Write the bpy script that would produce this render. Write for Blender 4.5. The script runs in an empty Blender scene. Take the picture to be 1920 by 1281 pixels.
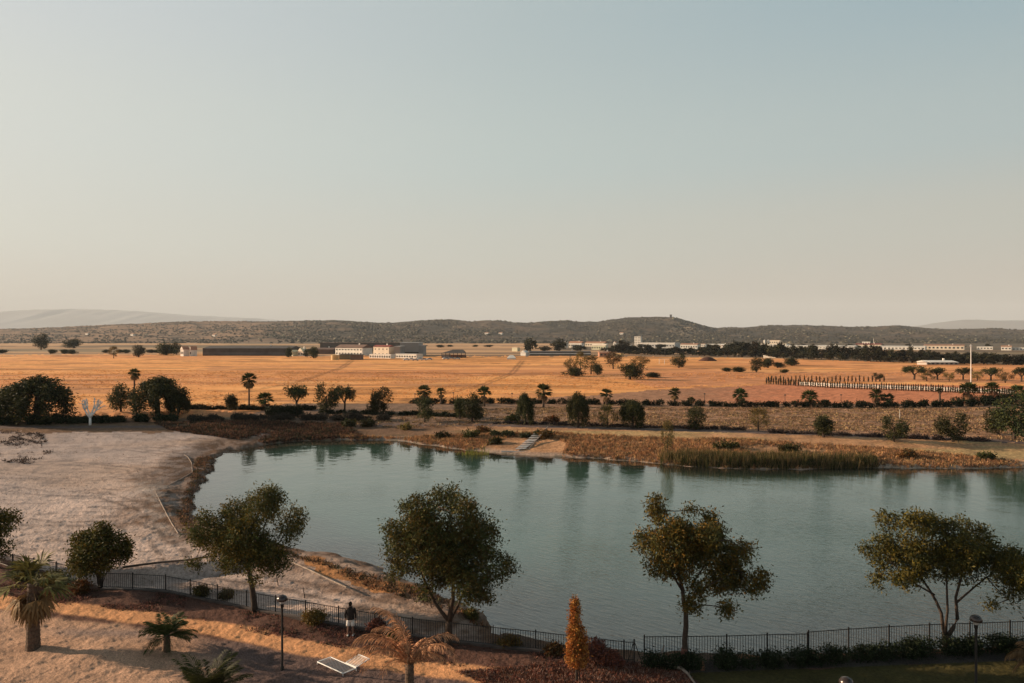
import bpy, math, random
import numpy as np
random.seed(5); RNG = np.random.default_rng(7)
sc = bpy.context.scene; COL = sc.collection
H, F, HY, CX = 15.3, 1400.0, 632.0, 960.0          # camera height, focal length, horizon row of the 1920 px survey
rad = math.radians
# ------------------------------------------------------------------ noise + terrain
def _h(ix, iy, s):
    n = (ix.astype(np.int64)*374761393 + iy.astype(np.int64)*668265263 + s*982451653) & 0x7fffffff
    n = ((n ^ (n >> 13))*1274126177) & 0x7fffffff
    n = ((n ^ (n >> 16))*668265263) & 0x7fffffff
    return (n & 0xffffff)/float(0xffffff)
def vn(x, y, s=0):
    x = np.asarray(x, float); y = np.asarray(y, float)
    ix = np.floor(x); iy = np.floor(y); fx = x-ix; fy = y-iy
    fx = fx*fx*(3-2*fx); fy = fy*fy*(3-2*fy)
    a = _h(ix, iy, s); b = _h(ix+1, iy, s); c = _h(ix, iy+1, s); d = _h(ix+1, iy+1, s)
    return (a*(1-fx)+b*fx)*(1-fy)+(c*(1-fx)+d*fx)*fy
def fbm(x, y, s=0, o=4):
    t = 0; a = .5; n = 0
    for i in range(o):
        t = t+a*vn(x, y, s+i*17); n += a; a *= .5; x = x*2.03+13.7; y = y*2.03+7.1
    return t/n
def ss(a, b, x): t = np.clip((x-a)/(b-a), 0, 1); return t*t*(3-2*t)
def w2(px, py, z=0.0):
    Y = (H-z)*F/(py-HY); return ((px-CX)/F*Y, Y)
def seg_dist(P, x, y, closed):
    d = np.full(np.shape(x), 1e9); n = len(P)
    for i in range(n if closed else n-1):
        ax, ay = P[i]; bx, by = P[(i+1) % n]
        ex, ey = bx-ax, by-ay; L = ex*ex+ey*ey+1e-9
        t = np.clip(((x-ax)*ex+(y-ay)*ey)/L, 0, 1)
        d = np.minimum(d, (x-ax-t*ex)**2+(y-ay-t*ey)**2)
    return np.sqrt(d)
def inside(P, x, y):
    r = np.zeros(np.shape(x), bool); n = len(P)
    for i in range(n):
        ax, ay = P[i]; bx, by = P[(i+1) % n]
        c = ((ay > y) != (by > y)) & (x < (bx-ax)*(y-ay)/(by-ay+1e-12)+ax)
        r = r ^ c
    return r
LAKE = [w2(a, b, -1.0) for a, b in [(368,955),(368,938),(378,915),(395,890),(403,868),(418,850),(440,842),(480,838),(520,832),(560,828),(640,826),(700,826),(760,829),
  (830,840),(900,848),(960,853),(1040,857),(1130,862),(1200,868),(1270,873),(1330,879),(1420,882),(1500,882),(1580,878),(1640,879),(1750,880),(1860,880),
  (1960,877),(2200,874),(2500,880),(2700,1000),(2500,1216),(2100,1216),(1920,1220),(1700,1229),(1500,1239),(1300,1242),(1210,1238),(1120,1227),(1020,1209),(955,1195),
  (935,1165),(915,1150),(880,1135),(830,1112),(740,1075),(700,1056),(640,1044),(560,1032),(500,1012),(430,992),(385,978)]]
MOUND = [w2(a, b) for a, b in [(-200,800),(0,800),(150,798),(260,796),(340,792),(430,794),(600,797)]]
RIDGE1 = [w2(a, b) for a, b in [(215,1083),(300,1078),(370,1068),(430,1060)]]
TRACK = [w2(a, b) for a, b in [(285,905),(300,940),(322,985),(350,1002),(400,1008)]]
TYRES = [[w2(a, b) for a, b in l] for l in ([(-60,905),(80,925),(200,930),(290,960),(330,1010),(400,1045)],[(-60,960),(90,985),(230,980),(300,1010),(330,1050)],[(120,850),(240,842),(330,852),(350,870),(300,890),(160,900),(-40,880)],[(-60,870),(120,868),(250,880),(280,905)],[(430,1080),(560,1100),(700,1135),(820,1160)])]
def lake_sd(x, y):
    x = np.asarray(x, float); y = np.asarray(y, float)
    out = np.full(x.shape, 60.0); m = y < 170
    if m.any():
        xx = x[m]; yy = y[m]; d = seg_dist(LAKE, xx, yy, True)
        d = np.where(inside(LAKE, xx, yy), -d, d)
        out[m] = d+(fbm(xx*.45, yy*.45, 91, 3)-.5)*1.6*ss(1.5, 4, 6-np.abs(d))
    return out
def height(x, y, sd=None):
    x = np.atleast_1d(np.asarray(x, float)); y = np.atleast_1d(np.asarray(y, float))
    if sd is None: sd = lake_sd(x, y)
    far = ss(70, 85, y)
    land = -1+.35*ss(0, 1.0, sd)+.65*ss(.4, 3.2+far*3-1.7*ss(-4,2,x)*(1-far), sd)
    h = np.where(sd > 0, land, -1+np.maximum(-1.6, sd*.22))
    dry = ss(2.0, 6.0, sd)
    near = ss(14, 22, y)
    h = h+dry*near*(1-ss(150, 190, y))*((fbm(x*.5, y*.5, 3, 4)-.5)*.28)
    h = h+near*(1-ss(60, 110, y))*ss(.2, 2, sd)*((fbm(x*2.6, y*2.6, 5, 4)-.5)*.09*(1+.7*ss(45,60,y))+near*(1-ss(50, 80, y))*ss(.2, 2, sd)*((fbm(x*6, y*6, 6, 2)-.5)*.05))
    h = h+ss(190, 300, y)*(fbm(x*.008, y*.008, 11, 3)-.5)*.9*(1-ss(2000, 4000, y))
    h = h+.95*ss(4, 15, sd)*ss(88, 104, y+np.clip(x+20,-30,0)*.5)*(1-ss(220, 420, y))
    m = (y > 90) & (y < 170)
    if m.any():
        d = seg_dist(MOUND, x[m], y[m], False)
        h[m] += (.7*(fbm(x[m]*.8,y[m]*.8,18,3)-.5)*np.exp(-(d/7)**2)+1.1*np.exp(-(d/4.5)**2)*(1-ss(-46, -36, x[m]))*(.75+.6*fbm(x[m]*.3, y[m]*.3, 8, 3)))*ss(4, 10, sd[m])
    m = (y > 38) & (y < 60) & (x < 0)
    if m.any():
        d = seg_dist(RIDGE1, x[m], y[m], False); h[m] += .55*np.exp(-(d/.7)**2)-.25*np.exp(-((d-1.2)/.7)**2)
    return h
def gz(x, y): return float(height(x, y)[0])
def at(px, py):
    z = 0.0
    for i in range(8):
        Y = (H-z)*F/(py-HY); X = (px-CX)/F*Y; z = .5*z+.5*gz(X, Y)
    return (X, Y, gz(X, Y))
# ------------------------------------------------------------------ materials
def newmat(name):
    m = bpy.data.materials.new(name); m.use_nodes = True
    nt = m.node_tree; b = nt.nodes['Principled BSDF']; return m, nt, b
MATS = {}
def mat(name, c, rough=.8, var=.25, scale=6.0, bump=.0, metal=0.0, objvar=0.0, c2=None, attr=None, trans=0.0, spec=.3):
    if name in MATS: return MATS[name]
    m, nt, b = newmat(name); N = nt.nodes.new; L = nt.links.new
    b.inputs['Roughness'].default_value = rough; b.inputs['Metallic'].default_value = metal
    b.inputs['Specular IOR Level'].default_value = spec
    tc = N('ShaderNodeTexCoord'); nz = N('ShaderNodeTexNoise'); nz.inputs['Scale'].default_value = scale; nz.inputs['Detail'].default_value = 5
    L(tc.outputs['Object'], nz.inputs['Vector'])
    mx = N('ShaderNodeMix'); mx.data_type = 'RGBA'
    a_ = c; b_ = c2 or tuple(v*.55 for v in c)
    mx.inputs[6].default_value = (*[v*(1+var*.5) for v in a_], 1); mx.inputs[7].default_value = (*b_, 1)
    mr = N('ShaderNodeMapRange'); mr.inputs[1].default_value = .35; mr.inputs[2].default_value = .7; mr.inputs[4].default_value = min(1, var*2)
    L(nz.outputs['Fac'], mr.inputs[0]); L(mr.outputs[0], mx.inputs[0])
    out = mx.outputs[2]
    if attr:
        at_ = N('ShaderNodeAttribute'); at_.attribute_name = attr
        m2 = N('ShaderNodeMix'); m2.data_type = 'RGBA'; m2.blend_type = 'MULTIPLY'; m2.inputs[0].default_value = 1
        L(out, m2.inputs[6]); L(at_.outputs['Color'], m2.inputs[7]); out = m2.outputs[2]
    if objvar:
        oi = N('ShaderNodeObjectInfo'); hs = N('ShaderNodeHueSaturation')
        r1 = N('ShaderNodeMapRange'); r1.inputs[3].default_value = .5-objvar*.06; r1.inputs[4].default_value = .5+objvar*.06
        r2 = N('ShaderNodeMapRange'); r2.inputs[3].default_value = 1-objvar*.6; r2.inputs[4].default_value = 1+objvar*.6
        L(oi.outputs['Random'], r1.inputs[0]); L(oi.outputs['Random'], r2.inputs[0])
        L(r1.outputs[0], hs.inputs['Hue']); L(r2.outputs[0], hs.inputs['Value']); L(out, hs.inputs['Color']); out = hs.outputs[0]
    L(out, b.inputs['Base Color'])
    if bump:
        bp = N('ShaderNodeBump'); bp.inputs['Strength'].default_value = bump; bp.inputs['Distance'].default_value = .05
        n2 = N('ShaderNodeTexNoise'); n2.inputs['Scale'].default_value = scale*3; L(tc.outputs['Object'], n2.inputs['Vector'])
        L(n2.outputs['Fac'], bp.inputs['Height']); L(bp.outputs[0], b.inputs['Normal'])
    if trans:
        tr = N('ShaderNodeBsdfTranslucent'); ms = N('ShaderNodeMixShader'); ms.inputs[0].default_value = trans
        L(out, tr.inputs['Color']); L(b.outputs[0], ms.inputs[1]); L(tr.outputs[0], ms.inputs[2])
        L(ms.outputs[0], nt.nodes['Material Output'].inputs['Surface'])
    MATS[name] = m; return m
def terrain_mat(name, bscale=1.0, bstr=.6, fine=.5):
    m, nt, b = newmat(name); N = nt.nodes.new; L = nt.links.new
    b.inputs['Roughness'].default_value = .95; b.inputs['Specular IOR Level'].default_value = .1
    a = N('ShaderNodeAttribute'); a.attribute_name = 'Col'; tc = N('ShaderNodeTexCoord')
    n1 = N('ShaderNodeTexNoise'); n1.inputs['Scale'].default_value = 2.2*bscale; n1.inputs['Detail'].default_value = 8; n1.inputs['Roughness'].default_value = .7
    L(tc.outputs['Object'], n1.inputs['Vector'])
    mr = N('ShaderNodeMapRange'); mr.inputs[1].default_value = .32; mr.inputs[2].default_value = .68; mr.inputs[3].default_value = 1-fine; mr.inputs[4].default_value = 1+fine
    L(n1.outputs['Fac'], mr.inputs[0])
    mu = N('ShaderNodeVectorMath'); mu.operation = 'SCALE'; L(a.outputs['Color'], mu.inputs[0]); L(mr.outputs[0], mu.inputs['Scale'])
    L(mu.outputs[0], b.inputs['Base Color'])
    bp = N('ShaderNodeBump'); bp.inputs['Strength'].default_value = bstr; bp.inputs['Distance'].default_value = .12
    L(n1.outputs['Fac'], bp.inputs['Height']); L(bp.outputs[0], b.inputs['Normal'])
    return m
# ------------------------------------------------------------------ mesh helpers
def npmesh(name, V, Fq, m, parent=None, cols=None, smooth=False, k=None):
    """V (n,3); Fq (m,k) faces of equal size"""
    V = np.asarray(V, np.float32); Fq = np.asarray(Fq, np.int32); k = Fq.shape[1]
    me = bpy.data.meshes.new(name); me.vertices.add(len(V)); me.vertices.foreach_set('co', V.ravel())
    me.loops.add(Fq.size); me.loops.foreach_set('vertex_index', Fq.ravel())
    me.polygons.add(len(Fq)); me.polygons.foreach_set('loop_start', np.arange(0, Fq.size, k, dtype=np.int32))
    me.polygons.foreach_set('loop_total', np.full(len(Fq), k, np.int32))
    if smooth: me.polygons.foreach_set('use_smooth', np.ones(len(Fq), bool))
    me.update(calc_edges=True)
    if cols is not None:
        A = me.attributes.new('Col', 'FLOAT_COLOR', 'POINT'); A.data.foreach_set('color', np.asarray(cols, np.float32).ravel())
    me.materials.append(m); o = bpy.data.objects.new(name, me); COL.objects.link(o)
    if parent: o.parent = parent
    return o
class MB:
    def __init__(s): s.v = []; s.f = []
    def add(s, v, f):
        n = len(s.v); s.v += [tuple(p) for p in v]; s.f += [tuple(i+n for i in q) for q in f]; return s
    def box(s, x0, x1, y0, y1, z0, z1):
        return s.add([(x0,y0,z0),(x1,y0,z0),(x1,y1,z0),(x0,y1,z0),(x0,y0,z1),(x1,y0,z1),(x1,y1,z1),(x0,y1,z1)],
              [(0,3,2,1),(4,5,6,7),(0,1,5,4),(1,2,6,5),(2,3,7,6),(3,0,4,7)])
    def tube(s, P, R, n=8):
        P = [np.array(p, float) for p in P]; R = [R]*len(P) if not hasattr(R, '__len__') else R
        vs = []; fs = []
        for i, p in enumerate(P):
            t = P[min(i+1, len(P)-1)]-P[max(i-1, 0)]; t = t/(np.linalg.norm(t)+1e-9)
            a = np.cross(t, (0, 0, 1.0) if abs(t[2]) < .9 else (1.0, 0, 0)); a /= np.linalg.norm(a)+1e-9; b = np.cross(t, a)
            for j in range(n):
                w = 2*math.pi*j/n; vs.append(p+R[i]*(a*math.cos(w)+b*math.sin(w)))
        for i in range(len(P)-1):
            for j in range(n): fs.append((i*n+j, i*n+(j+1) % n, (i+1)*n+(j+1) % n, (i+1)*n+j))
        fs.append(tuple(range(n))[::-1]); fs.append(tuple(range((len(P)-1)*n, len(P)*n)))
        return s.add(vs, fs)
    def lathe(s, prof, n=16, c=(0,0)):
        vs = []; fs = []
        for r, z in prof:
            for j in range(n): w = 2*math.pi*j/n; vs.append((c[0]+r*math.cos(w), c[1]+r*math.sin(w), z))
        for i in range(len(prof)-1):
            for j in range(n): fs.append((i*n+j, i*n+(j+1) % n, (i+1)*n+(j+1) % n, (i+1)*n+j))
        return s.add(vs, fs)
    def obj(s, name, m, parent=None, smooth=False):
        me = bpy.data.meshes.new(name); me.from_pydata(s.v, [], s.f); me.update()
        if smooth: me.polygons.foreach_set('use_smooth', [True]*len(me.polygons))
        me.materials.append(m); o = bpy.data.objects.new(name, me); COL.objects.link(o)
        if parent: o.parent = parent
        return o
def tag(o, label=None, cat=None, group=None, kind=None):
    if label: o['label'] = label
    if cat: o['category'] = cat
    if group: o['group'] = group
    if kind: o['kind'] = kind
    return o
def thing(name, label, cat, loc=(0,0,0), rz=0, group=None):
    o = bpy.data.objects.new(name, None); COL.objects.link(o); o.location = loc; o.rotation_euler = (0,0,rz)
    o.empty_display_size = .3
    return tag(o, label, cat, group)
def dup(root, loc, rz=0, scale=(1,1,1), label=None, group=None, cat=None):
    r = root.copy(); COL.objects.link(r); r.location = loc; r.rotation_euler = (0,0,rz); r.scale = scale
    tag(r, label, cat, group)
    for ch in KIDS[root.name]:
        c = ch.copy(); COL.objects.link(c); c.parent = r
        for g in KIDS.get(ch.name, []):
            d = g.copy(); COL.objects.link(d); d.parent = c
    return r
KIDS = {}
def reg(root):
    for o in [root]+list(root.children): KIDS[o.name] = list(o.children)
    return root
# leaves: clouds of small leaf faces
def leafquads(C, L, W, rng, droop=0.0, tint=(.7,1.3), up=0.0):
    n = len(C); d = rng.normal(size=(n,3)); d[:,2] += up-droop; d /= np.linalg.norm(d, axis=1)[:,None]
    r = rng.normal(size=(n,3)); s = np.cross(d, r); s /= np.linalg.norm(s, axis=1)[:,None]+1e-9
    L = L*rng.uniform(.6, 1.35, n)[:,None]; W = W*rng.uniform(.6, 1.3, n)[:,None]
    V = np.stack([C, C+d*L*.5+s*W*.5, C+d*L, C+d*L*.5-s*W*.5], 1).reshape(-1,3)
    Fq = np.arange(4*n).reshape(-1,4)
    t = rng.uniform(*tint, n)
    return V, Fq, t
def crown(name, blobs, n, L, W, m, parent, seed, twig=12, spread=.22, droop=.2, shell=.45, gap=.35, tints=None, gapf=.9, spray=.0):
    rng = np.random.default_rng(seed); B = np.array([b[:6] if len(b) >= 6 else (*b[:4], b[3], b[3]) for b in blobs], float)
    vol = B[:,3]*B[:,4]*B[:,5]; pr = vol**.8; pr /= pr.sum(); k = n//twig
    idx = rng.choice(len(B), k, p=pr); d = rng.normal(size=(k,3)); d /= np.linalg.norm(d, axis=1)[:,None]
    rr = (rng.uniform(shell**3, 1, k))**(1/3)
    if spray: sp_ = rng.uniform(size=k) < spray; rr = np.where(sp_, rng.uniform(1.0,1.32,k), rr)
    T = B[idx,:3]+d*rr[:,None]*B[idx,3:6]
    g = np.sin(T[:,0]/gapf*2.1+seed)*np.sin(T[:,1]/gapf*2.3+1.3*seed)*np.sin(T[:,2]/gapf*2.7+.7*seed)
    keep = g < gap+rng.uniform(-.1,.1,k); T = T[keep]; idx = idx[keep]; k = len(T)
    C = np.repeat(T, twig, 0)+rng.normal(size=(k*twig,3))*spread*np.array([1,1,.8])
    V, Fq, t = leafquads(C, L, W, rng, droop)
    bt = rng.uniform(.65, 1.3, k)
    t = t*np.repeat(bt, twig)
    pal = np.array(tints if tints else [(1,1,1)]); ci = rng.integers(0, len(pal), k)
    c = pal[np.repeat(ci, twig)]*t[:,None]; c = np.repeat(c, 4, 0)
    return npmesh(name, V, Fq, m, parent, np.c_[c, np.ones(len(c))])
# ------------------------------------------------------------------ ground sheets
def build_ground():
    uu = np.concatenate([[-40,-12,-4,-2,-1.5,-1.2,-1.0,-.9], np.arange(-.82,.82,.00125), [.9,1.0,1.2,1.5,2,4,12,40]])
    q = np.concatenate([np.arange(H*F/14, 760, -6), np.arange(760, 20, -1.35), np.geomspace(20, 1.1, 60)])
    Y = H*F/q
    X = np.clip(uu[None,:]*Y[:,None], -26000, 26000); YY = np.repeat(Y[:,None], len(uu), 1)
    x = X.ravel(); y = YY.ravel(); sd = lake_sd(x, y); z = height(x, y, sd)
    xo, yo = x, y; ke = H/(H-np.clip(z,-1.2,3)); x = x*ke; y = y*ke
    px = CX+F*x/y; py = HY+H*F/y                      # survey coordinates, only used to look up the plan
    def P(l): return [w2(a, b) for a, b in l]
    n1 = fbm(x*.9, y*.9, 21, 5); n2 = fbm(x*.12, y*.12, 31, 4); n3 = fbm(x*4, y*4, 41, 3); n4 = fbm(x*.02, y*.02, 51, 4)
    jx = (fbm(x*.35, y*.35, 61, 4)-.5)
    # colours of the materials lying there, a few with shade put in
    def C(*c): return np.array(c)[None,:]
    col = np.repeat(C(.115,.06,.045), len(x), 0)                                     # mulch, red-brown soil
    col = col*(.55+.9*n1)[:,None]
    pathd = seg_dist(P([(-500,1105),(-100,1118),(0,1128),(110,1138),(250,1155),(370,1173),(530,1207),(700,1238),(850,1258),(950,1270),(1050,1284),(1300,1320)]), x, y, False)
    pathd = pathd+jx*1.1
    sandg = ss(0, 1.0, -(py-(1155+.12*(px+0*px)))/14)  # >0 above the path
    below = ss(0, 1, (py-(1142+.115*px+jx*30))/10)
    gravel = np.clip(ss(300, 480, px+jx*160)*.9, 0, 1)
    cs = C(.50,.31,.21)*(.75+.5*n1)[:,None]; cg = C(.115,.08,.078)*(.6+.8*n1)[:,None]  # gravel's own purple-grey, darkened further to carry the shade lying on it
    cb = cs*(1-gravel)[:,None]+cg*gravel[:,None]
    col = col*(1-below)[:,None]+cb*below[:,None]
    shady = np.exp(-((py-(1183+.02*px))/9)**2)*ss(60,140,px)*(1-ss(260,340,px))     # grey gravel band beside the path, tree shade put into its colour
    col = col*(1-.6*shady)[:,None]+C(.2,.17,.17)*.6*shady[:,None]
    pm = 1-ss(.62, 1.0, pathd); cp = C(.60,.30,.145)*(.8+.4*n1)[:,None]
    col = col*(1-pm)[:,None]+cp*pm[:,None]
    lawnP = P([(1285,1262),(1330,1255),(1500,1252),(1920,1235),(2600,1235),(2600,2000),(1500,2000),(1340,1300)])
    lm = inside(lawnP, x+jx*.8, y+jx*.8); col[lm] = (C(.06,.05,.018)*(.7+.6*n1)[:,None])[lm]
    dirt = inside(P([(1270,1240),(1920,1222),(2600,1222),(2600,1238),(1920,1238),(1500,1254),(1290,1262)]), x, y); col[dirt] = (C(.06,.05,.045)*(.6+.8*n1)[:,None])[dirt]
    # beach
    fence = P([(-600,1010),(0,1046),(140,1088),(200,1104),(300,1106),(467,1141),(600,1166),(838,1201),(1000,1218),(1200,1241),(1280,1241),(1920,1214),(2600,1200)])
    fy = np.interp(x/y, [a/b for a, b in fence], [b for a, b in fence])
    beach = (y > fy) & (y < 128)
    bc = C(.52,.40,.345)*(.68+.5*n2+.12*n3)[:,None]*(.80+.4*fbm(x*.7,y*2.8,78,4))[:,None]
    warm = ss(.4,.65, fbm(x*.05, y*.09, 71, 3))*.75; bc = bc*(1-warm)[:,None]+(C(.50,.335,.235)*(.75+.45*n1)[:,None])*warm[:,None]
    md = ((ss(119,123,y+jx*5))*ss(-62,-50,x)*(1-ss(-27,-22,x)))[:,None]; bc = bc*(1-.75*md)+C(.13,.10,.09)*(.5+n1)[:,None]*.75*md
    streak = ss(.55,.72, fbm(x*.35, y*1.5, 75, 4)); bc = bc*(1-.42*streak)[:,None]
    for tp in TYRES:
        dd = np.abs(seg_dist(tp, x, y, False)-.75); bc = bc*(1-.5*np.exp(-(dd/.26)**2)*ss(.3,.45,n1))[:,None]
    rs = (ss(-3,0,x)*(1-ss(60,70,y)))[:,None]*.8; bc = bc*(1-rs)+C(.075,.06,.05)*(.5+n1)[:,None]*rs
    leftgrey = ss(-30,-50, x-(y-60)*-.15)*.5; bc = bc*(1-leftgrey)[:,None]+C(.31,.27,.265)*leftgrey[:,None]
    tr = np.exp(-((seg_dist(TRACK, x, y, False)-.2)/1.2)**2); bc = bc*(1-.6*tr)[:,None]+C(.40,.38,.36)*(.6*tr)[:,None]
    rim = (1-ss(1.2+1.6*n2*2, 6.0+4*n2, sd+jx*8))*ss(0,.5, sd+1)          # dark damp weedy rim around the water
    rim2 = rim*(.55+.45*ss(.35,.6,n1))
    bc = bc*(1-rim2)[:,None]+(C(.12,.07,.045)*(.5+1.1*n1)[:,None])*rim2[:,None]
    org = inside(P([(560,1036),(640,1050),(740,1085),(780,1110),(700,1105),(600,1075)]), x+jx*3, y+jx*3)
    bc[org] = (C(.40,.19,.08)*(.4+1.1*n1)[:,None])[org]
    col = np.where(beach[:,None], bc, col)
    # far bank
    fb = (sd > 0) & (y > 84) & ((y > 112) | (x > -24)) & beach | (y >= 128)
    bank = C(.44,.24,.125)*(.4+1.15*fbm(x*.25,y*.6,81,4))[:,None]
    pal = ss(.5,.7, fbm(x*.06,y*.2,85,3)); bank = bank*(1-.7*pal)[:,None]+C(.40,.30,.14)*(.7*pal)[:,None]*(.5+n1)[:,None]
    dk = 1-ss(-14,6, x+jx*20); bank = bank*(1-.75*dk)[:,None]+(C(.10,.066,.05)*(.3+1.3*n1)[:,None])*(.75*dk)[:,None]  # left part of the bank darkened, shade of trees put into the soil colour
    sst = (ss(817,823,py+jx*6)*(1-ss(600,720,px)))[:,None]; bank = bank*(1-sst)+C(.42,.34,.29)*(.7+.5*n1)[:,None]*sst
    shore = 1-ss(.5,2.2, sd+jx*2); bank = bank*(1-.8*shore)[:,None]+C(.30,.24,.20)*(.8*shore)[:,None]
    bc2 = (x < -26) & (y < 120+jx*8)
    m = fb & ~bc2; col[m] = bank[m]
    # far footpath, tilled field, golden field, red soil
    fpath = P([(-300,802),(300,800),(600,797),(900,797),(1050,801),(1250,806),(1400,810),(1700,820),(1920,829),(2400,850)])
    pyl = np.interp(x/y, [a/b for a, b in fpath], [b for a, b in fpath])
    till = (y > pyl+1.5) & (y < 172) & (x > -52)
    tc_ = C(.33,.19,.115)*(.45+1.1*fbm(x*1.1,y*1.1,95,3))[:,None]*(.86+.28*np.sin(y*2.2+x*.05))[:,None]
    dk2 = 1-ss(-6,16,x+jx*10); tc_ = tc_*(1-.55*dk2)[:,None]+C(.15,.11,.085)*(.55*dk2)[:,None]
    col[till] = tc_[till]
    fp = np.abs(y-pyl) < 1.5; col[fp & (y > 100)] = (C(.13,.095,.085)*(.8+.4*n1)[:,None])[fp & (y > 100)]
    gold = (y > 172) | ((y > 142+jx*6) & (x < -52))
    str_ = fbm(x*.015, y*.08, 101, 5); s2 = fbm(x*.1,y*.25,111,4); s3 = fbm(x*.004,y*.012,121,4)
    gc = C(.74,.335,.115)*(.42+1.16*(.5*str_+.5*s2))[:,None]*(.86+.28*fbm(x*.5,y*.9,118,3))[:,None]
    rd = ss(.48,.66,s3)*.5; gc = gc*(1-rd)[:,None]+C(.60,.25,.115)*(rd*(.7+.6*s2))[:,None]
    pale = ss(.56,.7,str_)*.55; gc = gc*(1-pale)[:,None]+C(.80,.44,.18)*pale[:,None]
    dkb = ss(.57,.66, fbm(x*.02,y*.13,131,4))*.38; gc = gc*(1-dkb)[:,None]
    bp_ = ss(.6,.7, fbm(x*.035,y*.05,136,4))*.45*(1-ss(350,600,y)); gc = gc*(1-bp_)[:,None]+C(.42,.19,.10)*bp_[:,None]
    for tp in ([(-60,742),(180,728),(520,735),(900,722),(1300,716)],[(-60,700),(300,706),(700,698),(1050,706),(1200,722)],[(200,768),(420,742),(560,716),(640,690),(660,676)],[(760,752),(900,724),(960,700),(980,676)],[(600,684),(800,681),(960,682),(1200,690),(1500,694)]):
        dd = np.abs(seg_dist([w2(a, b) for a, b in tp], x, y, False)+jx*1.5-.9); gc = gc*(1-.45*np.exp(-(dd/(.35+y*.0012))**2))[:,None]
    edge = 1-ss(150,176,y+jx*14); gc = gc*(1-.5*edge)[:,None]+C(.42,.19,.10)*(.5*edge)[:,None]
    col[gold] = gc[gold]
    red = inside(P([(960,748),(1100,742),(1235,731),(1400,724),(1480,718),(1700,721),(2500,735),(2500,760),(960,760)]), x, y+jx*6) & (y > 172)
    rr_ = ss(1230,1500,px+jx*200)
    rc = C(.32,.17,.10)*(1-rr_)[:,None]+C(.52,.20,.10)*rr_[:,None]; rc = rc*(.55+.9*fbm(x*.9,y*.9,141,4))[:,None]
    col[red] = rc[red]
    rough = inside(P([(1180,712),(1260,700),(1500,698),(1920,700),(2400,700),(2400,722),(1500,716),(1400,722),(1230,728)]), x, y+jx*30)
    rc2 = C(.56,.25,.115)*(.5+.9*fbm(x*.2,y*.3,145,4))[:,None]; col[rough] = rc2[rough]
    # farther plain, beyond the sheds
    yp = np.interp(px, [-500,0,330,600,950,1150,1500,1920,2500],[668,666,664,668,668,668,674,684,690])
    plain = py < yp+jx*4
    plain = plain | (y > 2300); p1 = fbm(x*.003,y*.006,151,4); pc = C(.55,.33,.18)*(.7+.5*p1)[:,None]
    gr = ss(.45,.6, fbm(x*.0022,y*.007,161,4)); pc = pc*(1-.75*gr)[:,None]+C(.17,.15,.10)*(.75*gr)[:,None]
    tw = ((px > 1040) & (py < 657))[:,None]*.85; pc = pc*(1-tw)+C(.10,.09,.07)*tw
    hl = (ss(.60,.66, fbm(x*.0016,y*.02,171,4))*.7)[:,None]; pc = pc*(1-hl)+C(.07,.06,.045)*hl
    col[plain] = pc[plain]
    bed = sd < 0; col[bed] = (C(.10,.10,.07)*(.7+.6*n1)[:,None])[bed]
    # zones -> objects
    zone = np.zeros(len(x), int)
    zone[beach] = 1; zone[(pm > .5) & ~beach] = 2; zone[lm] = 3; zone[bed] = 4; zone[m] = 5; zone[till] = 6; zone[gold] = 7; zone[red] = 10
    zone[fp & (y > 100)] = 9; zone[plain] = 8; zone[bed] = 4
    ny, nx = X.shape; I = np.arange(ny*nx).reshape(ny, nx)
    Q = np.stack([I[:-1,:-1], I[:-1,1:], I[1:,1:], I[1:,:-1]], -1).reshape(-1,4); fz = zone[Q[:,0]]
    V = np.c_[xo, yo, z]; names = {0:('ground','mulch'),1:('beach','sand'),2:('dirt_path','dirt'),3:('lawn','turf'),4:('lake_bed','silt'),5:('bank','bank_soil'),
        6:('tilled_field','tilled_soil'),7:('golden_field','straw'),8:('plain','plain_soil'),9:('footpath','footpath_dirt'),10:('bare_soil','red_soil')}
    par = {0:(6.5,1,.62),1:(3.2,1,.36),2:(4,.8,.3),3:(3,.7,.4),4:(1,.2,.2),5:(1.4,.9,.5),6:(1.6,1,.6),7:(.9,.6,.28),8:(.1,.1,.2),9:(1,.4,.2),10:(1,.8,.35)}
    for k, (nm, mn) in names.items():
        q_ = Q[fz == k]
        if not len(q_): continue
        vi, inv = np.unique(q_, return_inverse=True); inv = inv.reshape(q_.shape)
        cc = np.c_[np.clip(col[vi], .005, .9), np.ones(len(vi))]
        Vv = V[vi]; 
        o = npmesh(nm, Vv, inv, terrain_mat(mn, *par[k]), None, cc, smooth=True); tag(o, kind='structure')
        if k == 0:
            me = MB(); me.add([(-600,-120,0),(600,-120,0),(600,14.2,0),(-600,14.2,0)], [(0,1,2,3)])
            b2 = me.obj('ground', mat('garden_soil',(.2,.12,.09),.95,.4,.8)); b2.location.z = -.004; tag(b2, kind='structure')
build_ground()
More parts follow.
